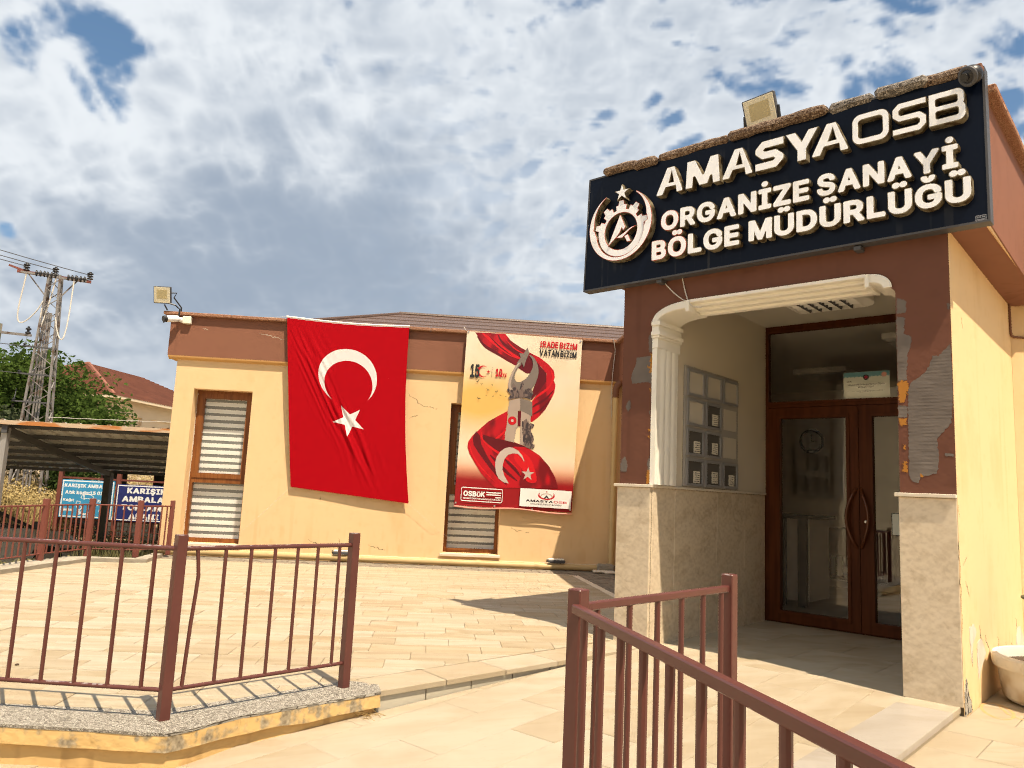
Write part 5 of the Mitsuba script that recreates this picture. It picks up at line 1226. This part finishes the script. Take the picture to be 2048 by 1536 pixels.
for a, m1, m2 in ((0, 'm_grey_metal', 'm_black'), (-4.5, 'm_grey_metal', 'm_black'), (4.6, 'm_grey_metal', 'm_black')):
    q = cpp(a, 0)[:2]; q2 = cpp(a, 7.3)[:2]
    if a < 2: add('post', bar([*q, -.95], [*q, cpp(a, 0)[2] - .1], .10, .10), m1, cpk); add('post', bar([*q2, -.95], [*q2, cpp(a, 7.3)[2] - .1], .17, .17), m2, cpk)
    add('rafter', bar(cpp(a, -.1, -.14), cpp(a, 7.5, -.14), .09, .13), 'm_dark_grey', cpk)

# ---------------------------------------------------------------- recycling cage with its two signs
rc = thing('recycling_cage', 'red brown steel recycling enclosure with mesh sides behind the carport', 'enclosure')
GZ = -.55
for x, y in ((-12.75, 22.2), (-11.04, 22.1), (-8.9, 22.0), (-12.7, 24.4), (-11.0, 24.3), (-8.9, 24.2)): add('post', bar([x, y, -1.0], [x, y, 1.28], .11, .11), 'm_rail_far', rc)
for y, z in ((22.15, 1.27), (24.3, 1.22)): add('beam', bar([-12.9, y + .02, z], [-8.6, y - .15, z], .10, .14), 'm_rail_far', rc)
for z in (-.18, .98): add('rail', bar([-12.75, 22.2, z], [-8.7, 22.0, z - .02], .04, .05), 'm_rail_far', rc)
mesh_bars = [bar([x, 22.17, -.9], [x, 22.17, -.2], .012, .012) for x in np.arange(-12.6, -8.8, .12)] + [bar([-12.7, 22.17, z], [-8.8, 22.0, z], .012, .012) for z in np.arange(-.85, -.2, .13)]
k_ = add('wire_mesh', cat(mesh_bars), 'm_rail_far', rc); labels[k_] = {'kind': 'stuff', 'label': 'wire mesh'}
mat('m_tarp', (.035, .035, .032), .8, .1)
add('dark_panel', cbox(-12.65, -11.9, -24.3, -24.28, .75, 1.2), 'm_tarp', rc, WD); add('dark_panel', cbox(-11.0, -10.0, -24.25, -24.22, .75, 1.15), 'm_tarp', rc, WD); add('roof_panel', V([[-12.9, 22.1, 1.36], [-8.6, 21.9, 1.36], [-8.6, 24.4, 1.28], [-12.9, 24.6, 1.28]], [[0, 1, 2], [0, 2, 3]]), 'm_tarp', rc)
mat('m_sign_blue', (.045, .28, .52), .45, .35); mat('m_sign_navy', (.018, .028, .15), .45, .35); mat('m_sign_white', (.78, .80, .80), .45, .35)


def board(key, F, x0, x1, z0, z1, col, m=.02):
    add('panel', cbox(x0, x1, -.03, 0.0, z0, z1, .004), col, key, F)
    add('border', extrude_uz(sbox(x0 + m, z0 + m, x1 - m, z1 - m).difference(sbox(x0 + m + .03, z0 + m + .03, x1 - m - .03, z1 - m - .03)), 0, .002), 'm_sign_white', key, F)


RF = Frame([-12.62, 22.05, 0], -.035)
bs = thing('recycling_sign', 'light blue sign with white recycling arrows on the enclosure', 'sign')
board(bs, RF, 0.0, 1.52, -.135, .925, 'm_sign_blue')
tx = lambda key, F, text, a, b, z, cap, fat=.05: add('lettering', extrude_uz(unary_union([g for _, g in word(text, a, b, z, cap, fat)]), .0, .003), 'm_sign_white', key, F)
tx(bs, RF, 'KARIŞIK AMBALAJ', .08, 1.44, .715, .095); tx(bs, RF, 'Atık kodu:15 01 06', .12, 1.42, .525, .095); tx(bs, RF, 'Kağıt', .08, .40, .32, .075); tx(bs, RF, 'Karton', 1.08, 1.46, .32, .075); tx(bs, RF, 'Metal', .10, .40, .05, .075); tx(bs, RF, 'Cam', 1.14, 1.42, .05, .075); tx(bs, RF, 'Plastik', .58, .95, -.05, .075)
tri = []
for k in range(3):
    a0 = math.radians(90 + 120 * k); pts = [(.76 + .24 * math.cos(a0 + d), .27 + .21 * math.sin(a0 + d)) for d in (-.85, -.35, .35)] + [(.76 + .30 * math.cos(a0 + .62), .27 + .26 * math.sin(a0 + .62))]
    arrow = LineString(pts[:3]).buffer(.062, cap_style=2, join_style=2).union(Polygon([(.76 + r * math.cos(a0 + d), .27 + r * .88 * math.sin(a0 + d)) for r, d in ((.12, .36), (.37, .36), (.25, .80))])); tri.append(arrow.difference(arrow.buffer(-.016, join_style=2)))
add('recycling_symbol', extrude_uz(unary_union(tri), 0, .003), 'm_sign_white', bs, RF)
RF2 = Frame([-11.02, 21.98, 0], -.035)
b2 = thing('recycling_sign', 'navy sign with large white capitals partly hidden by the building corner', 'sign')
board(b2, RF2, 0.0, 1.70, -.16, .86, 'm_sign_navy')
for text, a, b, z in (('KARIŞIK', .30, 1.42, .62), ('AMBALAJ', .18, 1.54, .385), ('TOPLAMA', .18, 1.54, .15), ('ALANI', .42, 1.28, -.09)): tx(b2, RF2, text, a, b, z, .15, .06)
for i, (x, y, h) in enumerate([(-12.3, 22.9, .9), (-9.9, 23.2, .8)]):
    bn = thing('waste_bin', ['dark rubbish bin inside the enclosure at its left end', 'dark rubbish bin with domed lid inside the enclosure at its right end'][i], 'bin'); add('body', cbox(x - .3, x + .3, y - .3, y + .3, -.95, -.95 + h, .05), 'm_black', bn); add('lid', cbox(x - .33, x + .33, y - .33, y + .33, -.95 + h, -.9 + h, .03), 'm_dark_grey', bn)

# ---------------------------------------------------------------- parked car under the carport (its front shows between the bars)
car = thing('parked_car', 'grey hatchback parked under the carport behind the fence', 'car')
mat('m_car', (.33, .345, .34), .3, .5, clearcoat=.6); mat('m_car_trim', (.02, .02, .02), .6, .3); mat('m_tyre', (.015, .015, .015), .8, .2)
scene['m_car_glass'] = {'type': 'thindielectric', 'int_ior': 1.5}
ch = math.radians(62); cf = np.array([math.cos(ch), math.sin(ch), 0]); cs = np.array([-math.sin(ch), math.cos(ch), 0]); nose_pt = np.array([-9.35, 16.5, -.90])


def cw(a, s, z): return nose_pt + cf * a + cs * s + np.array([0, 0, z])


def car_body():
    st = [(-3.9, .70, .25, .62, .66), (-3.75, .78, .2, .88, .74), (-3.2, .82, .18, .93, .80), (-2.0, .83, .18, .93, .82), (-1.15, .82, .18, .92, .80), (-.95, .81, .18, .90, .76), (-.35, .78, .19, .83, .70), (-.06, .72, .24, .72, .62), (0.0, .66, .30, .60, .55)]
    v = []; f = []; n = 8
    for a, w, z0, z1, wt in st:
        ring = [(-w, z0 + .05), (-w - .005, (z0 + z1) / 2), (-w * .985, z1 - .10), (-wt, z1), (wt, z1), (w * .985, z1 - .10), (w + .005, (z0 + z1) / 2), (w, z0 + .05)]
        v += [cw(a, s, z) for s, z in ring]
    for i in range(len(st) - 1):
        for j in range(n): q = (j + 1) % n; f += [[i * n + j, i * n + q, (i + 1) * n + q], [i * n + j, (i + 1) * n + q, (i + 1) * n + j]]
    for e in (0, len(st) - 1): f += [[e * n, e * n + j, e * n + j + 1] for j in range(1, n - 1)]
    return V(v, f)


cbm = car_body(); add('body', cbm, 'm_car', car, smooth=35)
cab = [(-3.6, .93, .74), (-3.05, 1.36, .60), (-1.9, 1.40, .58), (-.98, .91, .74)]
add('roof', hexa([cw(-3.0, -.60, 1.34), cw(-1.95, -.58, 1.37), cw(-1.95, .58, 1.37), cw(-3.0, .6, 1.34), cw(-2.95, -.56, 1.38), cw(-2.0, -.55, 1.405), cw(-2.0, .55, 1.405), cw(-2.95, .56, 1.38)]), 'm_car', car)
for s_ in (-1, 1):
    for a0, z0, w0, a1, z1, w1 in ((-.98, .90, .74, -1.93, 1.37, .575), (-3.62, .92, .74, -3.02, 1.36, .60), (-2.35, .92, .79, -2.42, 1.38, .585)): add('pillar', bar(cw(a0, s_ * w0, z0), cw(a1, s_ * w1, z1), .05, .06), 'm_car_trim', car)
    add('side_window', V([cw(-1.05, s_ * .75, .92), cw(-2.35, s_ * .785, .93), cw(-2.42, s_ * .58, 1.36), cw(-1.95, s_ * .57, 1.36)], [[0, 1, 2], [0, 2, 3]]), 'm_car_glass', car)
    mr = cbox(-.11, .11, -.05, .05, -.075, .075, .03); R3 = np.stack([cs, cf, [0, 0, 1]], 1); add('mirror', V(np.asarray(mr.vertices) @ R3.T + cw(-1.10, s_ * .96, .99), mr.faces), 'm_car_trim', car)
    add('trim_strip', bar(cw(-3.7, s_ * .832, .50), cw(-.15, s_ * .80, .48), .02, .07), 'm_car_trim', car)
    add('door_handle', bar(cw(-2.25, s_ * .835, .80), cw(-2.10, s_ * .835, .80), .02, .03), 'm_car_trim', car)
    for a in (-3.15, -.72):
        wk_ = trimesh.creation.cylinder(radius=.29, height=.18, sections=28); wk_.apply_transform(trimesh.geometry.align_vectors([0, 0, 1], cs)); wk_.apply_translation(cw(a, s_ * .76, .29)); kk = add('wheel', wk_, 'm_tyre', car, smooth=40)
        rim = trimesh.creation.cylinder(radius=.17, height=.19, sections=20); rim.apply_transform(trimesh.geometry.align_vectors([0, 0, 1], cs)); rim.apply_translation(cw(a, s_ * .765, .29)); add('rim', rim, 'm_grey_metal', kk, smooth=40)
    add('headlight', hexa([cw(-.03, s_ * .35, .50), cw(.006, s_ * .35, .5), cw(-.02, s_ * .64, .5), cw(-.06, s_ * .64, .5), cw(-.06, s_ * .35, .64), cw(-.02, s_ * .35, .64), cw(-.05, s_ * .64, .64), cw(-.09, s_ * .64, .64)]), 'm_lamp_lens', car)
add('windscreen', V([cw(-.98, -.72, .92), cw(-.98, .72, .92), cw(-1.95, .56, 1.38), cw(-1.95, -.56, 1.38)], [[0, 1, 2], [0, 2, 3]]), 'm_car_glass', car)
add('bumper', hexa([cw(-.1, -.74, .24), cw(.07, -.62, .24), cw(.07, .62, .24), cw(-.1, .74, .24), cw(-.1, -.74, .44), cw(.06, -.62, .44), cw(.06, .62, .44), cw(-.1, .74, .44)]), 'm_car_trim', car)
add('dashboard', cbox(-.6, .6, -.1, .1, -.06, .04, .02) if False else bar(cw(-1.25, -.6, .93), cw(-1.25, .6, .93), .25, .1), 'm_car_trim', car)
add('steering_wheel', V(np.asarray((lambda t_: (t_.apply_transform(trimesh.geometry.align_vectors([0, 0, 1], -cf * .8 + np.array([0, 0, .5]))), t_)[1])(trimesh.creation.torus(.17, .015, 24, 8)).vertices) + cw(-1.55, -.35, 1.0), trimesh.creation.torus(.17, .015, 24, 8).faces), 'm_car_trim', car, smooth=True)
for s_ in (-.35, .35): add('seat', bar(cw(-2.1, s_, .55), cw(-2.25, s_, 1.22), .45, .12), 'm_car_trim', car)

# ---------------------------------------------------------------- power pylon
py = thing('power_pylon', 'grey lattice steel power pylon with black insulators rising behind the carport', 'pylon')
pb = np.array([-15.40, 25.0, -.9]); ph = 8.5; pa = math.radians(20)


def pyl(sx, sy, h):
    w = .50 - .34 * min(1, h / ph); c, s = math.cos(pa), math.sin(pa); return pb + np.array([(sx * c - sy * s) * w, (sx * s + sy * c) * w, h])


for sx, sy in ((-1, -1), (1, -1), (1, 1), (-1, 1)): add('leg', bar(pyl(sx, sy, 0), pyl(sx, sy, ph), .06, .06), 'm_steel_old', py)
hs = [0]; st_ = .78
while hs[-1] < ph - .3: hs.append(min(ph - .1, hs[-1] + st_)); st_ = max(.34, st_ * .935)
cor = [(-1, -1), (1, -1), (1, 1), (-1, 1)]
for i in range(len(hs) - 1):
    for j in range(4):
        a, b = cor[j], cor[(j + 1) % 4]
        if (i + j) % 2: a, b = b, a
        add('brace', bar(pyl(*a, hs[i]), pyl(*b, hs[i + 1]), .035, .022), 'm_steel_old', py)
tp = pb + [0, 0, ph]; axd = np.array([.90, .43, 0.0])
add('crossarm', bar(tp - axd * 1.1 + [0, 0, -.02], tp + axd * 1.05 + [0, 0, -.05], .09, .09), 'm_rail_far', py); add('crossarm', bar(tp - axd * 1.0 + [.08, -.12, -.06], tp + axd * .9 + [.08, -.12, -.09], .06, .06), 'm_steel_old', py)
add('crossarm', bar(tp - axd * 1.35 + [0, 0, .14], tp - axd * .65 + [0, 0, -.05], .06, .06), 'm_rail_far', py)
for t in (-.6, .5): add('strut', bar(tp + axd * t * 1.3 + [0, 0, -.06], tp + axd * t * .35 + [0, 0, -.75], .04, .04), 'm_steel_old', py)


def insul(c, d, n=3, r=.10, L=.26):
    c, d = np.array(c, float), np.array(d, float) / np.linalg.norm(d); pts = []; rr_ = []
    for i in range(n):
        for t, q in ((0, .45), (.15, 1.0), (.5, .9), (.62, .45)): pts.append(c + d * L * (i + t) / n); rr_.append(r * q)
    pts.append(c + d * L); rr_.append(r * .4); return tube(pts, rr_, 12)


wd = np.array([-.86, -.5, .02])
for t in (-.85, -.02, 1.0): add('insulator', insul(tp + axd * t + [0, 0, .03], [0, 0, 1]), 'm_black', py, smooth=50)
for t in (-.62, -.30, .30, .55): add('insulator', insul(tp + axd * t + [.1, -.1, -.04], axd * .9 + [0, 0, .05], 3, .11, .34), 'm_black', py, smooth=50)
for h in (6.0, 5.1, 4.2):
    add('bracket', bar(pyl(-1, -1, h) - axd * .35, pyl(1, -1, h) + axd * .1, .05, .05), 'm_dark_grey', py); add('insulator', insul(pyl(-1, -1, h) - axd * .3 + [0, 0, -.02], [0, 0, 1], 2, .055, .13), 'm_black', py, smooth=50)
for j, (a, sgx, lo) in enumerate([(-.75, 1, 1.55), (.1, 1, 1.5), (.62, -1, 1.75)]):
    s0 = tp + axd * a + [0, -.1, -.08]; e0_ = pyl(-1 if j < 2 else 1, -1, ph - .95 - .25 * j)
    pts = [s0 + (e0_ - s0) * t + np.array([-.35 * sgx * math.sin(math.pi * t) * (1.1 if j == 0 else .35), -.05, -lo * .75 * math.sin(math.pi * t) ** .8]) for t in np.linspace(0, 1, 16)]
    add('cable_loop', tube(pts, .022, 6), 'm_cable', py, smooth=50)
for dx in (-.12, .0, .11): add('cable_riser', tube([pb + [dx, -.1, .3], pb + [dx * .8, -.1, 4], pb + [dx * .6, -.08, 7.2]], .030, 6), 'm_steel_old', py, smooth=50)
p2k = thing('utility_pole', 'second pole with crossarms and wires at the left edge beyond the trees', 'pole')
b2_ = np.array([-27.0, 39.5, -.5]); add('pole', bar(b2_, b2_ + [0, 0, 9.15], .28, .28), 'm_concrete', p2k)
for z, L in ((8.7, 1.8), (7.3, 1.5), (5.9, 1.4)): add('crossarm', bar(b2_ + [-.2, 0, z], b2_ + [L, 0, z - .12], .12, .12), 'm_steel_old', p2k); add('insulator', insul(b2_ + [L * .9, 0, z - .05], [0, 0, 1], 2, .14, .4), 'm_black', p2k, smooth=50)
WL_ = 'power lines to the pylon'


def wire(a, b, sag, r, lab, grp=None, m='m_wire'):
    a, b = np.array(a, float), np.array(b, float); pts = [a + (b - a) * t - np.array([0, 0, sag * 4 * t * (1 - t)]) for t in np.linspace(0, 1, 20)]
    single('power_line', tube(pts, r, 5, caps=False), m, lab, 'power line', grp)


for t, dz, lb in ((-.85, .28, 'overhead wire from the leftmost top insulator of the pylon'), (-.02, .28, 'overhead wire from the middle top insulator of the pylon'), (1.0, .28, 'overhead wire from the rightmost top insulator of the pylon')): wire(tp + axd * t + [0, 0, dz - .1], tp + axd * t + np.array([-16, -8.0, 4.6]), .5, .014, lb, WL_)
for h, lb in ((6.0, 'thin wire to the left from the upper middle bracket of the pylon'), (5.1, 'thin wire to the left from the second bracket of the pylon')):
    wire(pyl(-1, -1, h) - axd * .3, pyl(-1, -1, h) + np.array([-14, -2, 1.5]), .2, .013, lb, 'wires from the pylon middle')
wire(pyl(-1, -1, 4.2) - axd * .3, b2_ + [1.6, 0, 8.6], .2, .013, 'thin wire between the pylon and the second pole'); wire(pyl(-1, -1, 4.1) - axd * .3, b2_ + [1.2, 0, 5.9], .5, .035, 'thick bundled cable drooping from the pylon to the second pole')
wire(pyl(1, -1, 3.75), np.array([6, 42, 5.4]), .35, .010, 'long thin wire running right from the pylon behind the building', None, 'm_cable'); wire(np.array([-1.5, 30, 7.5]), np.array([16, 26, 8.9]), .4, .010, 'thin wire in the sky left of the entrance sign', None, 'm_cable')

# ---------------------------------------------------------------- house beyond
hk = thing('house', 'cream house with red tiled hip roof beyond the trees', 'house')
mat('m_house', proc(lambda p, n, uv: mix((.66, .56, .42), (.56, .46, .34), fbm(p.x * .8, p.y * .8, p.z * .8, 3))), .8, .15)
HF = Frame([-21.0, 40.0, -.6], math.radians(84))      # right-hand face runs away; u along it, o towards the right
fac = sbox(0, 0, 14, 5.75)
add('wall', cbox(0, 14, -9, -.18, 0, 5.75), 'm_house', hk, HF)
for i in range(4): add('wall_panel', extrude_uz(sbox(.05 + 3.5 * i, 0, 3.55 + 3.5 * i, 5.75).difference(sbox(.5 + 3.5 * i, .3, 3.15 + 3.5 * i, 4.9)), -.18, .0), 'm_house', hk, HF)
mat('m_rooftile', proc(lambda p, n, uv: mix((0.247, 0.104, 0.069), (0.150, 0.063, 0.046), fbm(p.x * 2, p.y * 2, p.z * 2, 3))), .8, .2)
hz0, hz1 = 5.75, 8.1; hv = [(-.7, .7), (14.7, .7), (14.7, -9.7), (-.7, -9.7)]; hr = [(4.4, -4.5), (9.6, -4.5)]
vv = [HF.p(a, b, hz0) for a, b in hv] + [HF.p(a, b, hz1) for a, b in hr]; rk_ = add('roof', V(vv, [[0, 1, 5], [0, 5, 4], [1, 2, 5], [2, 3, 4], [2, 4, 5], [3, 0, 4]]), 'm_rooftile', hk)
rows = []
for i in range(24):
    t = i / 24; z = hz0 + (hz1 - hz0) * t + .03
    a0, a1, b0, b1 = -.7 + 5.1 * t, 14.7 - 5.1 * t, .7 - 5.2 * t, -9.7 + 5.2 * t
    rows += [bar(HF.p(a0, b0, z), HF.p(a1, b0, z), .12, .06), bar(HF.p(a0, b0, z), HF.p(a0, b1, z), .12, .06)]
k_ = add('tile_course', cat(rows), 'm_rooftile', rk_); labels[k_] = {'kind': 'stuff', 'label': 'courses of red roof tiles'}
for a, b in ((0, 0), (3, 0)): add('hip_cap', tube([vv[a], vv[4]], .12, 6), 'm_rooftile', rk_)
add('eave', cat([bar(HF.p(-.7, .7, hz0 - .06), HF.p(14.7, .7, hz0 - .06), .08, .16), bar(HF.p(-.7, .7, hz0 - .06), HF.p(-.7, -9.7, hz0 - .06), .08, .16)]), 'm_house', hk); add('downpipe', tube([HF.p(.05, .7, hz0 - .1), HF.p(-.1, .15, hz0 - .9), HF.p(-.1, .1, 0)], .06, 8), 'm_house', hk)

# ---------------------------------------------------------------- trees, weeds, dry grass
mat('m_bark', proc(lambda p, n, uv: mix((.16, .12, .085), (.08, .06, .045), fbm(p.x * 8, p.y * 8, p.z * 3, 3))), .9, .1)


def leafmat(nm, a, b):
    scene[nm] = {'type': 'principledthin', 'base_color': proc(lambda p, n, uv: mix(a, b, noise(p.x * 2.7, p.y * 2.7, p.z * 2.7) * .6 + .4 * cell_rand(p.x * 23, p.y * 23, p.z * 23))), 'roughness': .55, 'diff_trans': .7, 'spec_trans': 0.0}


leafmat('m_leaf', (.045, .085, .018), (.10, .15, .035)); leafmat('m_leaf_dark', (.035, .065, .02), (.075, .11, .032)); leafmat('m_leaf_olive', (.075, .10, .055), (.13, .155, .085))


def leaves(centres, sig, n, size, rng):
    c = np.asarray(centres); k = rng.integers(len(c), size=n); d = rng.normal(0, 1, (n, 3)); d *= np.minimum(1, 1.7 / (np.linalg.norm(d, axis=1, keepdims=True) + 1e-9)) ; P = c[k] + d * np.asarray(sig)[k][:, None] * [1, 1, .8]
    ax = rng.normal(0, 1, (n, 3)); ax[:, 2] *= .6; ax /= np.linalg.norm(ax, axis=1, keepdims=True); b = np.cross(ax, rng.normal(0, 1, (n, 3))); b /= np.linalg.norm(b, axis=1, keepdims=True); s = size * rng.uniform(.6, 1.35, n)[:, None]
    v = np.stack([P - ax * s, P + b * s * .42, P + ax * s, P - b * s * .42], 1).reshape(-1, 3); i = np.arange(n)[:, None] * 4
    return V(v, np.vstack([i + [0, 1, 2], i + [0, 2, 3]]))


def tree(nm, base, h, crown_c, crown_r, n, size, m, label, seed, nclump=46, group=None):
    rng = np.random.default_rng(seed); k = thing(nm, label, 'tree', group); base = np.array(base, float); cc = np.array(crown_c, float); cr_ = np.array(crown_r, float)
    d = rng.normal(0, 1, (nclump, 3)); d /= np.linalg.norm(d, axis=1, keepdims=True); rad = rng.uniform(.35, 1.0, nclump)[:, None] ** .6; C = cc + d * rad * cr_; C[:, 2] = np.maximum(C[:, 2], base[2] + .35 * h * .5); sg_ = rng.uniform(.16, .34, nclump) * cr_.mean()
    tr = [tube([base, base + [.05, 0, h * .25], cc - [0, 0, cr_[2] * .4], cc + [0.1, 0, cr_[2] * .5]], [.17, .14, .09, .03], 9)]
    for q in C[:nclump // 2]:
        s0 = base + (cc - base) * rng.uniform(.45, .95); mid = (s0 + q) / 2 + rng.normal(0, .12, 3); tr.append(tube([s0, mid, q], [.055, .035, .012], 6))
    add('trunk', cat(tr), 'm_bark', k, smooth=50); add('crown', leaves(C, sg_, n, size, rng), m, k)
    return k


tree('tree', (-18.2, 28.5, -.9), 6.0, (-18.0, 28.5, 3.45), (2.7, 2.2, 2.0), 26000, .105, 'm_leaf', 'dense green tree standing behind the pylon', 1, 70)
tree('tree', (-22.0, 27.0, -.9), 5.0, (-21.6, 27.0, 3.2), (2.2, 2.0, 2.2), 15000, .10, 'm_leaf_dark', 'darker green tree at the left edge of the picture', 2, 50)
tree('tree', (-15.0, 27.8, -.7), 4.0, (-15.2, 28.0, 2.3), (1.5, 1.4, 1.2), 9000, .095, 'm_leaf', 'smaller tree with loose branches right of the pylon in front of the cream house', 3, 36)
tree('tree', (-18.6, 26.2, -.9), 4.5, (-17.9, 26.0, 1.9), (1.5, 1.2, 1.2), 9000, .085, 'm_leaf_olive', 'grey green bushy tree in front of the pylon foot', 4, 36)
tree('tree', (-14.6, 26.6, -.8), 3.0, (-14.6, 26.4, .75), (.9, .8, .9), 5000, .085, 'm_leaf_dark', 'low dark tree hanging over the grass beneath the carport roof', 6, 24)

rng = np.random.default_rng(31)
mat('m_dry_grass', proc(lambda p, n, uv: mix((.50, .385, .18), (.34, .26, .11), cell_rand(p.x * 9, p.y * 9, 0.0))), .85, .1); mat('m_weed', proc(lambda p, n, uv: mix((.09, .105, .04), (.20, .17, .08), cell_rand(p.x * 14, p.y * 14, 0.0))), .85, .1)


def ground_z(x, y):
    left = np.clip((-5.85 - x) / .5, 0, 1) * np.clip((y - 2.0) / 2, 0, 1); bank = np.clip((y - 20) / 9, 0, 1) * np.clip((-9 - x) / 3, 0, 1); return -.42 - .5 * left + 1.0 * bank


def blades(n, box_, h0, h1, w, heads=False):
    x = rng.uniform(box_[0], box_[1], n); y = rng.uniform(box_[2], box_[3], n); h = rng.uniform(h0, h1, n); cl = meshkit.fbm(np.stack([x * .8, y * .8, x * 0], -1), 2, 6); h = h * (.45 + 1.1 * cl); a = rng.uniform(0, 6.28, n); le = rng.uniform(.05, .45, n) * h; z = ground_z(x, y) - .05
    dx, dy = np.cos(a), np.sin(a); B = np.stack([x, y, z], 1); W = np.stack([-dy, dx, 0 * x], 1) * w; M_ = B + np.stack([dx * le * .35, dy * le * .35, h * .6], 1); T_ = B + np.stack([dx * le, dy * le, h], 1)
    v = np.stack([B - W, B + W, M_ + W * .8, M_ - W * .8, T_], 1).reshape(-1, 3); i = np.arange(n)[:, None] * 5; f = np.vstack([i + [0, 1, 2], i + [0, 2, 3], i + [3, 2, 4]])
    m = V(v, f)
    if heads: m = cat([m, leaves(T_, np.full(n, .05), n * 3, .035, rng)])
    return m


g1 = cat([blades(9000, (-18, -13.0, 18.5, 26.5), .5, 1.1, .008, True), blades(5000, (-22, -11, 26, 31), .5, 1.2, .010, True), blades(2500, (-12.5, -8, 24.6, 30), .5, 1.1, .009, True)])
k_ = add('dry_grass', g1, 'm_dry_grass'); labels[k_] = {'label': 'tall dry yellow grass on the bank behind the car', 'category': 'grass', 'kind': 'stuff'}
g2 = cat([blades(1500, (-9.0, -5.95, 10.4, 14.5), .2, .55, .006, True), blades(900, (-5.95, -5.0, 10.5, 12.2), .45, .75, .006), blades(900, (-13.0, -8.6, 19.5, 21.9), .15, .42, .009, True)])
k_ = add('weeds', g2, 'm_weed'); labels[k_] = {'label': 'half dry weeds growing behind the far fence', 'category': 'weeds', 'kind': 'stuff'}
pebs = [V(np.asarray(trimesh.creation.icosphere(subdivisions=1, radius=.012).vertices) * [1, 1, .6] + [x, y, .004], trimesh.creation.icosphere(subdivisions=1, radius=.012).faces) for x, y in ((-3.02, 7.35), (-2.85, 4.75))]
for i, m in enumerate(pebs): single('pebble', m, 'm_earth', ['small dark pebble lying in the middle of the terrace', 'tiny dark pebble on the terrace near the left railing'][i], 'pebble')
